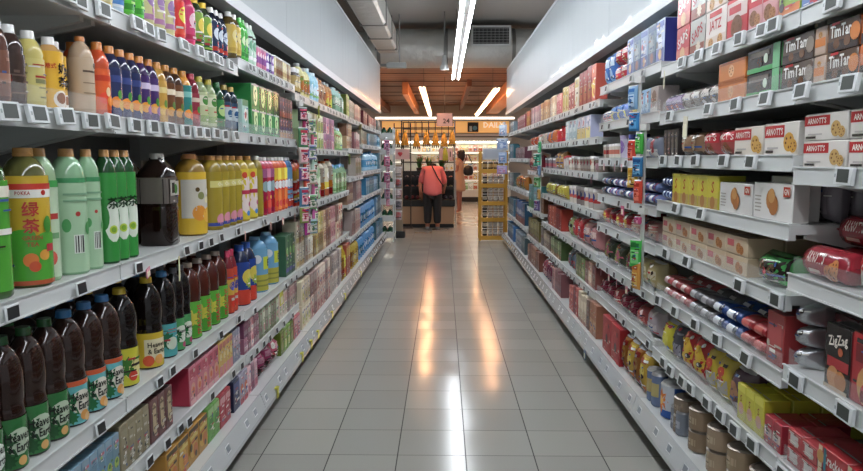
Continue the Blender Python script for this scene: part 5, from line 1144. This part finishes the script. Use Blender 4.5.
for yy in (-1.2, .4, 1.5, 2.6):
    mb = MB(); mb.box(-.18, .18, yy, yy + .04, -.17, .17, M('7a7a78', .4, .5)); link('flange', mb.build('flange'), d)
mb = MB(); mb.box(-.1, .1, -5, 3.0, -.1, .1, M('6a625c', .6), .01); o = link('cable_tray', mb.build('cable_tray'), None, (-1.42, 9.6, 3.52)); tag(o, 'brown-grey cable tray beside the square duct', 'cable tray')
mb = MB(); mb.lathe([(.0, 0), (.07, .01), (.075, .06), (.05, .10), (.03, .24)], M('c4c6c4', .35), 14); mb.tube((0, 0, .24), (0, 0, .98), .012, M('8a8a88', .4)); o = link('sensor_pod', mb.build('sensor_pod'), None, (.02, 11.9, 2.9 - .2)); tag(o, 'small grey sensor pod hanging from the ceiling beside the strip light', 'sensor')
mb = MB(); mb.box(-.16, .16, -.06, .06, 0, .09, M('a9abaa', .35, .3), .01); mb.box(-.45, -.16, -.04, .04, .03, .07, M('8a8a88', .4, .4)); mb.tube((.05, 0, .09), (.05, 0, .86), .01, M('8a8a88', .4)); o = link('junction_box', mb.build('junction_box'), None, (-.76, 12.1, 2.76)); tag(o, 'grey junction box hanging above the end of the left panel', 'junction box')
# ------------------------------------------------------------------ hanging merchandise strips
def strip(name_label, x, y, ztop, zbot, packs, cat_label, grp, face, zig=1):
    """a clear plastic strip clipped to a shelf edge; every pack that hangs on it is a thing of its own"""
    sg = -1 if x < 0 else 1
    mb = MB(); mb.box(-.012, .012, -.0015, .0015, zbot, ztop, M('c8ccc8', .3)); mb.box(-.02, .02, -.012, .012, ztop - .03, ztop, M('d8d8d4', .4))
    o = link('clip_strip', mb.build('clip_strip'), None, (x, y, 0), -sg * PI / 2 + face)
    tag(o, name_label, 'clip strip')
    n = len(packs); step = (ztop - zbot - .05) / n
    for k, (col, art, w, h, word) in enumerate(packs):
        p = bag(w, h, .024, col, art, name='hanging_pack', cat='hanging pack', n=8)
        z = ztop - .04 - step * k - h
        place(p, (x - sg * (.022 + .006 * (k % 2)), y + zig * (w * .42 if k % 2 else -w * .42), z), -sg * PI / 2 + face + (.25 if k % 2 else -.2), '%s hanging pack, %s down %s' % (word, ORD[k], cat_label), grp)
toy = lambda a, b: [('r', -.38, .12, .38, .62, a), ('s', -.05, .36, .26, b), ('r', -.3, .5, .34, .56, b), ('r', -.4, .72, .4, .86, b)]
strip('clear clip strip of blue, red and yellow packs between right shelves', .94, 3.56, 1.69, 1.12, [
    ('7fa8cc', toy('b8d4ea', '3a70b0'), .075, .115, 'pale blue'), ('2f86c8', toy('5aa8e0', '1f5a9a'), .055, .09, 'bright blue'), ('d83a2a', toy('f0705a', 'a82018'), .06, .10, 'red-orange'), ('c8a030', toy('e8c860', 'a87a20'), .055, .10, 'yellow')],
    'the right near strip', 'packs on the right near clip strip', .55, -1)
strip('second clip strip of green, blue and red packs between right shelves', .94, 3.45, 1.46, 1.08, [
    ('3fae3a', toy('6fd060', '2a7a2a'), .055, .10, 'green'), ('2f7ab0', toy('6ab0d8', '1f4a7a'), .055, .095, 'deep blue'), ('d8402a', toy('f07a60', 'a02a18'), .06, .11, 'bright red')],
    'the right second strip', 'packs on the right second clip strip', .55, 0)
strip('clear clip strip with green and orange packs lower on the right', .935, 3.42, 1.07, .70, [
    ('c8487a', toy('e8a0b8', 'a03060'), .045, .035, 'magenta'), ('3fc04a', toy('7fe080', '2a7a3a'), .06, .13, 'lime green'), ('d8963a', toy('e8c060', 'b8602a'), .062, .13, 'amber orange')],
    'the right low strip', 'packs on the right low clip strip', .55, 0)
strip('clear clip strip with green packs hanging midway along the right', .93, 6.98, 1.50, .78, [
    ('4aa86a', toy('8ad0a0', '2a6a4a'), .10, .11, 'sea green'), ('3a9a7a', toy('7ac8a8', '1f5a4a'), .12, .12, 'emerald'), ('6a8ab0', toy('b0c4d8', '3a5a8a'), .09, .10, 'blue-grey'), ('5a9a5a', toy('a8d0a0', '3a6a3a'), .10, .10, 'grass green'), ('c89a4a', toy('e8c890', '8a6a2a'), .09, .10, 'mustard'), ('6a5a8a', toy('a89ac4', '3a2a5a'), .09, .10, 'dusky violet')],
    'the right middle strip', 'packs on the right middle clip strip', .3, 1)
strip('light blue cardboard strip hanging at the right far end', .93, 11.2, 1.85, .98, [
    ('b8c8dc', toy('8aa4cc', 'dce4ee'), .17, .17, 'powder blue'), ('a8bcd8', toy('8098c8', 'd0dcec'), .18, .17, 'light blue'), ('9ab4d8', toy('6a8ac0', 'c8d4ea'), .18, .17, 'sky blue'), ('a898c8', toy('d08aa8', 'c8b8e0'), .17, .13, 'lavender')],
    'the right far strip', 'packs on the right far clip strip', .9, 0)
pk = [('2a2a30', 'black'), ('b83a6a', 'deep pink'), ('4a8a5a', 'green'), ('d8406a', 'hot pink'), ('c8b8b0', 'silver'), ('c83a3a', 'red'), ('6a4a8a', 'purple'), ('d8503a', 'orange-red'), ('4a7a9a', 'teal'), ('d8407a', 'bright pink'), ('8a9a4a', 'olive'), ('c03a9a', 'magenta')]
strip('clip strip of pink and red toys hanging between left shelves', -.905, 4.66, 1.66, .86, [(c, toy('e8d8d0', '7a4a5a') if i % 2 else toy('f0c0c8', 'b02a4a'), .075, .085 + .02 * (i % 3), w) for i, (c, w) in enumerate(pk)], 'the left near strip', 'packs on the left near clip strip', -.5, 1)
pk2 = [('9ac48a', 'pale green'), ('d86a8a', 'rose'), ('8a8ac0', 'periwinkle'), ('b8d8c8', 'mint'), ('d8b8a0', 'peach'), ('d86aa0', 'candy pink'), ('6aa86a', 'leaf green'), ('c05a9a', 'orchid'), ('a8c8d8', 'ice blue')]
strip('second toy clip strip behind the pink one on the left', -.905, 4.95, 1.60, .80, [(c, toy('e8e4d8', '5a7a5a'), .08, .10 + .02 * (i % 2), w) for i, (c, w) in enumerate(pk2)], 'the left second strip', 'packs on the left second clip strip', -.5, 1)
pk3 = [('c07a9a', 'mauve pink'), ('b8a0a8', 'grey pink'), ('c0607a', 'dark rose'), ('d0a8b0', 'blush'), ('a85a78', 'berry'), ('c890a0', 'dusty pink'), ('9a8a9a', 'grey mauve'), ('b86a80', 'old rose')]
strip('clip strip of mauve packs hanging at the left far end', -.86, 11.0, 1.62, .60, [(c, toy('b890a0', '7a4a64'), .11, .15, w) for i, (c, w) in enumerate(pk3)], 'the left far strip', 'packs on the left far clip strip', -.7, 1)

# ------------------------------------------------------------------ white endcap rack, left of the aisle end
WR = M('d6dad8', .35)
er = link('tray_rack', None, None, (-.875, 11.52, 0)); tag(er, 'white wire tray rack standing at the end of the left shelves', 'rack')
for x in (-.10, .10):
    for y in (-.13, .27):
        mb = MB(); mb.tube((x, y, .0), (x, y, 1.78), .009, WR); link('post', mb.build('post'), er)
TZ = (.06, .32, .58, .84, 1.10, 1.36, 1.60)
for z in TZ:
    mb = MB(); mb.box(-.105, .105, -.12, .26, z, z + .012, WR); mb.box(-.112, .112, -.14, -.12, z, z + .095, WR, .003); mb.box(-.105, -.1, -.12, .26, z, z + .05, WR); mb.box(.1, .105, -.12, .26, z, z + .05, WR); link('tray', mb.build('tray'), er)
gb = bottle(.09, .17, '1f4a34', '2a3a30', (.2, .6, '2f6a44'), [('d', 0, .5, .3, 'a8c8a0')], 'slim')
for zi, z in enumerate(TZ):
    for k in range(2):
        place(gb, (-.875 - .045 + k * .09, 11.52 - .04, z + .013), 0, 'dark green bottle, %s across the white tray rack, %s tray from the floor' % (ORD[k], ORD[zi]), 'dark green bottles in the tray rack')
# small display stand beside it
ds = link('display_stand', None, None, (-.735, 12.05, 0)); tag(ds, 'narrow grey display stand with hanging packs beside the white rack', 'display stand')
mb = MB(); mb.box(-.09, .11, -.14, .12, 0, .11, M('1c1c1c', .5), .01); link('base', mb.build('base'), ds)
mb = MB(); mb.box(-.07, .07, -.01, .03, .11, 1.2, M('a08c74', .5)); link('back_board', mb.build('back_board'), ds)
for k in range(5):
    p = tub(.13, .155, ('a8989a', '98888e', 'b09094', '8c8488', 'b8a8a4')[k], 'c4bcbc', [('d', 0, .5, .36, ('b85a5a', '5a5a62', 'd8c8c8', 'a84a4a', 'd0c4c0')[k]), ('r', -.4, .2, .4, .3, '4a4446')], name='plastic_pot', cat='pot')
    place(p, (-.735, 11.95, .30 + k * .178), 0, 'grey-pink plastic pot on the narrow display stand, %s from its foot' % ORD[k], 'pots on the display stand')

# ------------------------------------------------------------------ yellow rack, right of the aisle end
YL = M('c9941e', .4); YR_X, YR_Y = .80, 11.72
yr = link('display_rack', None, None, (YR_X, YR_Y, 0)); tag(yr, 'yellow metal display rack of jars at the right aisle end', 'rack')
for x in (-.205, .205):
    for y in (-.14, .22):
        mb = MB(); mb.box(x - .018, x + .018, y - .018, y + .018, 0, 1.42, YL, .003); link('post', mb.build('post'), yr)
YZ = (.07, .36, .62, .90, 1.13)
for z in YZ:
    mb = MB(); mb.box(-.186, .186, -.12, .2, z - .012, z, YL); mb.box(-.187, .187, -.15, -.138, z - .06, z + .005, YL); link('shelf', mb.build('shelf'), yr)
mb = MB()
for k in range(12): mb.tube((-.19 + .0345 * k, .2, .04), (-.19 + .0345 * k, .2, 1.4), .003, YL, 6)
link('back_grid', mb.build('back_grid'), yr)
mb = MB(); mb.box(-.175, .2, -.145, -.135, 1.28, 1.46, M('c4c8ce', .4), .004); mb.rect(flat_surf(-.145), -.15, 1.31, .17, 1.43, M('b4bac4', .4), .0006); link('header_card', mb.build('header_card'), yr)
jd = {c: can(.075, .12, c, 'd0d0d0', [('r', -.6, .25, .6, .7, t), ('r', -.3, .36, .2, .42, '5a4a3a'), ('r', -.2, .52, .3, .6, '8a6a4a')], name='food_jar', cat='jar') for c, t in (('3a342e', 'b8b0a0'), ('a89c8c', 'd8d4cc'), ('5a4a3a', 'c8a86a'))}
for zi, z in enumerate(YZ):
    for col in range(4):
        for st in range(2 if zi < 3 else 1):
            c = list(jd)[(0 if col == 0 else 1) if zi < 4 else 2]
            place(jd[c], (YR_X - .13 + .085 * col, YR_Y - .06, z + .001 + st * .1215), 0, '%s jar, %s%s across the yellow rack, %s shelf from the floor' % ({'3a342e': 'dark', 'a89c8c': 'pale', '5a4a3a': 'brown'}[c], 'stacked on the ' if st else '', ORD[col], ORD[zi]), 'jars on the yellow rack')

# ------------------------------------------------------------------ fruit stand
BLK = M('161514', .45); FSY = 13.75
fs = link('fruit_stand', None, None, (-.27, FSY, 0)); tag(fs, 'black fruit stand with tan front panels and an overhead banana frame', 'produce stand')
mb = MB(); mb.box(-.50, .485, .0, .8, .07, .40, M('b08a66', .45), .004); link('cabinet', mb.build('cabinet'), fs)
mb = MB(); mb.box(-.49, .475, .02, .78, 0, .069, BLK); link('plinth', mb.build('plinth'), fs)
mb = MB(); mb.box(-.52, .50, -.03, .82, .401, .53, BLK, .008); link('counter', mb.build('counter'), fs)
mb = MB(); mb.box(-.52, .50, .5, .54, .531, 1.06, BLK); link('back_board', mb.build('back_board'), fs)
for z in (.72, .90):
    mb = MB(); mb.box(-.50, .48, .22, .499, z - .01, z + .005, BLK); mb.box(-.50, .48, .20, .22, z - .01, z + .05, BLK); link('step', mb.build('step'), fs)
STL = M('9a9894', .3, .7)
for x, y in ((-.505, .02), (.49, .02), (-.505, .6), (.49, .6)):
    mb = MB(); mb.box(x - .012, x + .012, y - .012, y + .012, .531, 2.0, M('2a2420', .4) if x < 0 else STL); link('post', mb.build('post'), fs)
mb = MB(); mb.box(.497, .521, -.045, -.02, 0.0, .9, STL); link('edge_post', mb.build('edge_post'), fs)
for hy in (0, .6):
    mb = MB()
    for z in (1.99, 1.86): mb.box(-.52, .50, hy, hy + .02, z, z + .018, M('2a2420', .4))
    for k in range(9): mb.box(-.51 + k * .125, -.498 + k * .125, hy, hy + .012, 1.72, 2.0, M('2a2420', .4))
    link('hanging_frame', mb.build('hanging_frame'), fs)
mb = MB(); mb.box(-.52, .5, .3, .315, 1.22, 1.24, M('2a2420', .4)); mb.box(-.52, .5, .02, .03, 1.54, 1.555, M('2a2420', .4)); link('cross_bar', mb.build('cross_bar'), fs)
# bananas
def bunch(nb, seed, col):
    r = random.Random(seed); mb = MB()
    m, tip = M(col, .45), M('5a4a1c', .6)
    for k in range(nb):
        a = (k - (nb - 1) / 2) * .5
        prev = None
        for q in range(7):
            t = q / 6
            p = Vector((math.sin(a) * (.012 + .075 * t), -.03 - .05 * math.sin(t * 2.6) * math.cos(a), -.01 - .27 * t))
            if prev is not None:
                r0 = .008 + .019 * math.sin(min(1, (q - 1) / 6 + .12) * PI) ** .6; r1 = .007 + .019 * math.sin(min(.97, t + .05) * PI) ** .6
                mb.tube(prev, p, r0, m if q < 6 else tip, 8, r1)
            prev = p
    mb.tube((0, -.02, .03), (0, -.03, -.02), .014, M('8a8a2c', .6), 8)
    return mb.build('banana_bunch')
bm1 = [bunch(4, 1, 'e0a020'), bunch(4, 2, 'dc9a1c'), bunch(3, 3, 'b8b42c')]
xs = (-.86, -.70, -.49, -.31, -.14, .02, .17)
for k, x in enumerate(xs):
    o = link('banana_bunch', bm1[k % 2], None, (x, (13.60 if k < 2 else FSY - .03), 1.80 - .02 * (k % 3)), 0)
    if k == 7: pass
    tag(o, 'yellow banana bunch hanging from the black frame, %s from the white tray rack' % ORD[k], 'bananas', 'banana bunches hanging on the frame')
o = link('banana_bunch', bm1[2], None, (.03, FSY - .06, 1.50), .2); tag(o, 'greenish banana bunch hanging below the yellow ones', 'bananas')
# leafy greens and fruit on the stand
def leafy_plant(n, seed, cols):
    r = random.Random(seed); mb = MB()
    for k in range(n):
        a = r.uniform(0, 2 * PI); L = r.uniform(.16, .30); w = r.uniform(.012, .025)
        t = Vector((math.cos(a), math.sin(a), 0)); s_ = Vector((-math.sin(a), math.cos(a), 0))
        pts = [t * (.015 + .075 * u * u) + Vector((0, 0, L * u)) for u in (0, .35, .7, 1)]
        ws = (w * .5, w, w * .8, .002)
        vs = []
        for p, ww in zip(pts, ws): vs += [tuple(p - s_ * ww), tuple(p + s_ * ww)]
        mb.add(vs, [(2 * i, 2 * i + 1, 2 * i + 3, 2 * i + 2) for i in range(3)], M(r.choice(cols), .5), True)
    mb.lathe([(.05, 0), (.06, .06), (.0, .065)], M('3a2a20', .6), 12)
    return mb.build('leafy_plant')
lp = [leafy_plant(26, 4, ('2f6a2c', '3f7a34', '24501f')), leafy_plant(22, 9, ('3f7a34', '8a8a3a', '2a5a28'))]
for k, (x, w) in enumerate(((-.46, 'closest to the white rack'), (-.27, 'in the middle'), (-.02, 'beside the price sign'))):
    o = link('leafy_greens', lp[k % 2], None, (x, FSY + .42, 1.066), k * 1.1); tag(o, 'bunch of leafy greens on the fruit stand, %s' % w, 'greens', 'leafy greens on the fruit stand')
    o.location.z = 1.062; o.location.y = FSY + .52
fr_me = {}
for c in ('6a1c1c', '8a3a20', '3a2430', '7a6a2c'):
    mb = MB(); mb.lathe([(0, 0), (.022, .004), (.036, .028), (.038, .04), (.03, .062), (.010, .07), (0, .066)], M(c, .35), 14); mb.tube((0, 0, .066), (.004, 0, .082), .003, M('4a3a20', .6), 6); fr_me[c] = mb.build('fruit')
fw = {'6a1c1c': 'dark red', '8a3a20': 'russet', '3a2430': 'purple', '7a6a2c': 'olive'}
for zi, (z, y) in enumerate(((.531, .08), (.7255, .28), (.9055, .28))):
    for k in range(9):
        c = list(fr_me)[(k // 3 + zi) % 4]
        o = link('fruit', fr_me[c], None, (-.27 - .42 + k * .105, FSY + y + .03 * (k % 2), z + .0005), k)
        tag(o, '%s fruit on the %s tier of the fruit stand, %s from the white rack' % (fw[c], ('lowest', 'middle', 'highest')[zi], ORD[k]), 'fruit', 'fruit on the fruit stand')
# price signs
def sign(name, label, loc, w, h, txt, sub=None, col='d8b4b4'):
    o = link(name, None, None, loc); tag(o, label, 'sign')
    mb = MB(); mb.box(-w / 2, w / 2, 0, .012, -h / 2, h / 2, M(col, .5), .002); link('card', mb.build('card'), o)
    mb = MB()
    for t, u, v, hh, c in txt: mb.text(flat_surf(0), t, u, v, hh, M(c, .5), .002)
    link('lettering', mb.build('lettering'), o)
    mb = MB()
    for a in ((-w / 2 - .008, -w / 2, -.004, .014, -h / 2, h / 2), (w / 2, w / 2 + .008, -.004, .014, -h / 2, h / 2)): mb.box(*a, M('6a5650', .4))
    if sub: mb.tube((0, .006, h / 2), (0, .006, h / 2 + sub), .004, M('3a3432', .4), 6)
    link('frame', mb.build('frame'), o)
    return o
sign('number_sign', 'pinkish hanging aisle sign reading 24 above the bananas', (.03, 13.60, 2.01), .29, .24, [('24', .03, -.02, .09, '3a2a28')], .66)
sign('price_sign', 'pinkish price sign reading 1 below the bananas', (.055, 13.66, 1.38), .25, .22, [('1', .08, -.0, .10, '3a2a28')])
o = sign('price_sign', 'pink price sign with a red heart beside the white rack', (-.755, 13.59, 1.38), .27, .19, [])
mb = MB(); sf = flat_surf(0)
mb.disc(sf, -.055, .012, .026, .026, M('b8303a', .5), .003); mb.disc(sf, -.02, .012, .026, .026, M('b8303a', .5), .0033); mb.add([sf(-.079, .002, .0036), sf(-.037, -.048, .0036), sf(.005, .002, .0036)], [(0, 1, 2)], M('b8303a', .5))
link('heart', mb.build('heart'), o)
cp = link('sign_stand', None, None, (-.62, 13.63, 0)); tag(cp, 'black pole stand holding bananas and the heart sign', 'stand')
for x in (-.285, .02):
    mb = MB(); mb.box(x - .01, x + .01, -.01, .01, 0, 1.95, M('2a1c18', .4)); link('post', mb.build('post'), cp)
mb = MB(); mb.box(-.275, .01, -.01, .01, 1.5, 1.52, M('2a1c18', .4)); mb.box(-.275, .01, -.01, .01, 1.85, 1.87, M('2a1c18', .4)); link('bar', mb.build('bar'), cp)
mb = MB(); mb.box(-.33, .06, -.05, .05, 0, .02, M('2a1c18', .4)); link('foot', mb.build('foot'), cp)

# ------------------------------------------------------------------ people
def grow(name, pts, edges, mat, sub=2, root=0, parent=None):
    me = bpy.data.meshes.new(name)
    me.from_pydata([p[:3] for p in pts], edges, [])
    ob = bpy.data.objects.new(name, me); COL.objects.link(ob)
    sk = ob.modifiers.new('skin', 'SKIN')
    if not me.skin_vertices: bpy.context.view_layer.update()
    for i, p in enumerate(pts):
        r = p[3]; me.skin_vertices[0].data[i].radius = (r, p[4] if len(p) > 4 else r)
        me.skin_vertices[0].data[i].use_root = (i == root)
    sk.use_smooth_shade = True
    sd = ob.modifiers.new('sub', 'SUBSURF'); sd.levels = sub; sd.render_levels = sub
    dg = bpy.context.evaluated_depsgraph_get(); dg.update()
    res = bpy.data.meshes.new_from_object(ob.evaluated_get(dg))
    bpy.data.objects.remove(ob); bpy.data.meshes.remove(me)
    res.materials.clear(); res.materials.append(mat)
    res.polygons.foreach_set('use_smooth', [True] * len(res.polygons))
    return res
def chain(P, E, start, pts):
    prev = start
    for p in pts:
        P.append(p); E.append((prev, len(P) - 1)); prev = len(P) - 1
    return prev
def hand(P, E, wrist, d, side, palm=(0, 0, -1)):
    """palm and five fingers beyond the wrist joint, pointing along d; side is the thumb side"""
    w = Vector(P[wrist][:3]); d = Vector(d).normalized(); s_ = Vector(side).normalized(); n = d.cross(s_)
    P.append(tuple(w + d * .05) + (.022, .03)); E.append((wrist, len(P) - 1)); c = len(P) - 1
    for k, L in enumerate((.068, .078, .073, .058)):
        o = s_ * (.027 - .018 * k)
        chain(P, E, c, [tuple(w + d * .085 + o) + (.0095,), tuple(w + d * (.085 + L * .55) + o + n * .008) + (.0085,), tuple(w + d * (.085 + L) + o + n * .022) + (.007,)])
    chain(P, E, c, [tuple(w + d * .055 + s_ * .035) + (.011,), tuple(w + d * .085 + s_ * .05 + n * .01) + (.0085,)])
SKIN = M('a8684c', .5)
def face(parent, c, fwd, r):
    """nose, eyes, mouth and ears on the head at c looking along fwd"""
    f = Vector(fwd).normalized(); up = Vector((0, 0, 1)); sd = f.cross(up).normalized(); up = sd.cross(f)
    c = Vector(c)
    mb = MB(); p = c + f * r * .9
    mb.tube(p + up * r * .12, p + f * r * .16 - up * r * .18, r * .08, SKIN, 8, r * .15); link('nose', mb.build('nose'), parent)
    for s in (-1, 1):
        mb = MB(); q = c + f * r * .86 + sd * s * r * .36 + up * r * .12; mb.lathe([(0, -r * .07), (r * .1, -r * .03), (r * .1, r * .03), (0, r * .07)], M('241a18', .3), 8, c=tuple(q)); link('eye', mb.build('eye'), parent)
        mb = MB(); q = c + sd * s * r * .92; mb.lathe([(0, -r * .28), (r * .12, -r * .2), (r * .14, r * .1), (0, r * .26)], SKIN, 8, c=tuple(q)); link('ear', mb.build('ear'), parent)
    mb = MB(); q = c + f * r * .93 - up * r * .42; mb.tube(q - sd * r * .25, q + sd * r * .25, r * .06, M('8a3c34', .5), 6); link('mouth', mb.build('mouth'), parent)

# shopper bending over the fruit, back to the aisle
px_, py_ = -.19, 13.30
P = [(0, .0, .70, .115, .09)]; E = []
sp = chain(P, E, 0, [(0, .05, .86, .145, .11), (0, .15, 1.0, .16, .11), (0, .26, 1.09, .14, .10)])
nk = chain(P, E, sp, [(0, .36, 1.10, .05), (0, .44, 1.10, .085), (0, .50, 1.06, .08)])
for s in (-1, 1):
    kn = chain(P, E, 0, [(s * .085, 0, .62, .085), (s * .085, -.01, .38, .06), (s * .09, -.02, .09, .042)])
    chain(P, E, kn, [(s * .095, .03, .045, .04), (s * .10, .13, .03, .03)])
    sh = chain(P, E, sp, [(s * .17, .24, 1.07, .06)])
    wr = chain(P, E, sh, [(s * .23, .26, .86, .042), (s * .20 if s > 0 else -.225, .36 if s > 0 else .12, .70 if s > 0 else .70, .03)])
    hand(P, E, wr, (-s * .1, .8 if s > 0 else .3, -.5), (-s, 0, 0))
body = grow('body', P, E, SKIN)
per = link('person', body, None, (px_, py_, 0))
tag(per, 'person in a pink polo shirt and black trousers bending over the fruit stand', 'person')
# shirt
P = [(0, -.01, .585, .17, .13)]; E = []
sp = chain(P, E, 0, [(0, .0, .68, .19, .155), (0, .05, .86, .18, .15), (0, .14, 1.0, .175, .13), (0, .25, 1.085, .15, .11), (0, .32, 1.11, .07)])
for s in (-1, 1):
    chain(P, E, sp - 1, [(s * .14, .24, 1.075, .09), (s * .20, .25, .93, .072), (s * .215, .26, .82, .062)])
link('shirt', grow('shirt', P, E, M('e46a66', .7)), per)
P = [(0, .0, .74, .155, .12)]; E = []
for s in (-1, 1):
    chain(P, E, 0, [(s * .085, .0, .62, .105), (s * .085, -.01, .38, .082), (s * .09, -.02, .10, .074)])
link('trousers', grow('trousers', P, E, M('1e1a1a', .8)), per)
for s in (-1, 1):
    P = [(s * .09, -.05, .04, .042)]; E = []; chain(P, E, 0, [(s * .095, .03, .045, .042), (s * .10, .15, .035, .036)])
    link('shoe', grow('shoe', P, E, M('8a8580', .6), 1), per)
P = [(0, .40, 1.15, .075)]; E = []; chain(P, E, 0, [(0, .46, 1.15, .09), (0, .52, 1.12, .075)])
link('hair', grow('hair', P, E, M('2a2220', .6), 1), per)
face(per, (0, .48, 1.08), (0, .6, -.8), .085)
mb = MB()
st = [(-.03, .185, 1.215), (.0, .09, 1.14), (.05, .0, 1.05), (.10, -.075, .95), (.16, -.09, .86), (.2, -.02, .8)]
for a, b in zip(st, st[1:]): mb.tube(a, b, .012, M('1a1616', .6), 6)
link('bag_strap', mb.build('bag_strap'), per)

# shopper in a beige dress beyond the stand
qx, qy = .40, 17.6
P = [(0, 0, .84, .12, .09)]; E = []
sp = chain(P, E, 0, [(0, 0, 1.0, .10, .08), (0, 0, 1.15, .125, .085), (0, 0, 1.25, .12, .07)])
hd = chain(P, E, sp, [(0, -.0, 1.32, .045), (0, -.01, 1.42, .088), (0, -.015, 1.49, .075)])
for s in (-1, 1):
    kn = chain(P, E, 0, [(s * .07, 0, .74, .075), (s * .07, -.01, .42, .05), (s * .06, .0, .09, .035)])
    chain(P, E, kn, [(s * .06, -.02, .04, .033), (s * .07, -.12, .025, .026)])
    sh = chain(P, E, sp, [(s * .145, 0, 1.23, .045)])
    wr = chain(P, E, sh, [(s * .18, .0, 1.0, .035), (s * .17, -.08 if s < 0 else -.16, .80 if s < 0 else .98, .025)])
    hand(P, E, wr, (0, -.3, -.95) if s < 0 else (0, -.9, .2), (0, -1, 0) if s < 0 else (-1, 0, 0))
SKIN2 = M('9a6250', .5)
per2 = link('person', grow('body', P, E, SKIN2), None, (qx, qy, 0), -1.9)
tag(per2, 'person in a beige dress with a black shoulder bag standing beyond the fruit stand', 'person')
P = [(0, 0, .50, .16, .15)]; E = []; chain(P, E, 0, [(0, 0, .56, .19, .17)])
sp = chain(P, E, 1, [(0, 0, .80, .15, .125), (0, 0, .98, .12, .10), (0, 0, 1.15, .14, .10), (0, 0, 1.26, .125, .075)])
for s in (-1, 1): chain(P, E, sp, [(s * .14, 0, 1.235, .055), (s * .175, 0, 1.12, .05)])
link('dress', grow('dress', P, E, M('b8947c', .8)), per2)
P = [(0, .05, 1.22, .07)]; E = []; chain(P, E, 0, [(0, .05, 1.34, .10), (0, .035, 1.44, .112), (0, .02, 1.51, .10)])
link('hair', grow('hair', P, E, M('1c1414', .5), 1), per2)
face(per2, (0, -.02, 1.43), (0, -1, 0), .088)
for s in (-1, 1):
    mb = MB(); mb.box(s * .065 - .035, s * .065 + .035, -.16, .06, .0, .016, M('c8b8a8', .5), .005); mb.tube((s * .065 - .035, -.08, .02), (s * .065 + .035, -.08, .02), .012, M('c8b8a8', .5), 6); link('sandal', mb.build('sandal'), per2)
hb = link('handbag', None, None, (qx + .20, qy - .19, .80)); tag(hb, 'black handbag hanging from the shoulder of the person in beige', 'handbag')
P = [(0, 0, .06, .10, .06)]; E = []; chain(P, E, 0, [(0, 0, .16, .10, .055), (0, 0, .26, .07, .04)])
link('body', grow('body', P, E, M('141214', .45), 1), hb); hb.scale = (1.35, 1.35, 1.35)
mb = MB(); mb.tube((-.07, 0, .28), (-.02, .06, .44), .008, M('141214', .45), 6); mb.tube((.07, 0, .28), (.0, .06, .44), .008, M('141214', .45), 6); link('strap', mb.build('strap'), hb)

# ------------------------------------------------------------------ light and exposure
w = bpy.data.worlds.new('world'); SC.world = w; w.use_nodes = True
bg = w.node_tree.nodes['Background']; bg.inputs[0].default_value = (.93, .97, 1.0, 1); bg.inputs[1].default_value = WORLD_E
SC.view_settings.view_transform = 'Standard'
SC.view_settings.look = 'None'
SC.view_settings.gamma = 1.0
SC.view_settings.use_curve_mapping = False
SC.view_settings.exposure = EXPO
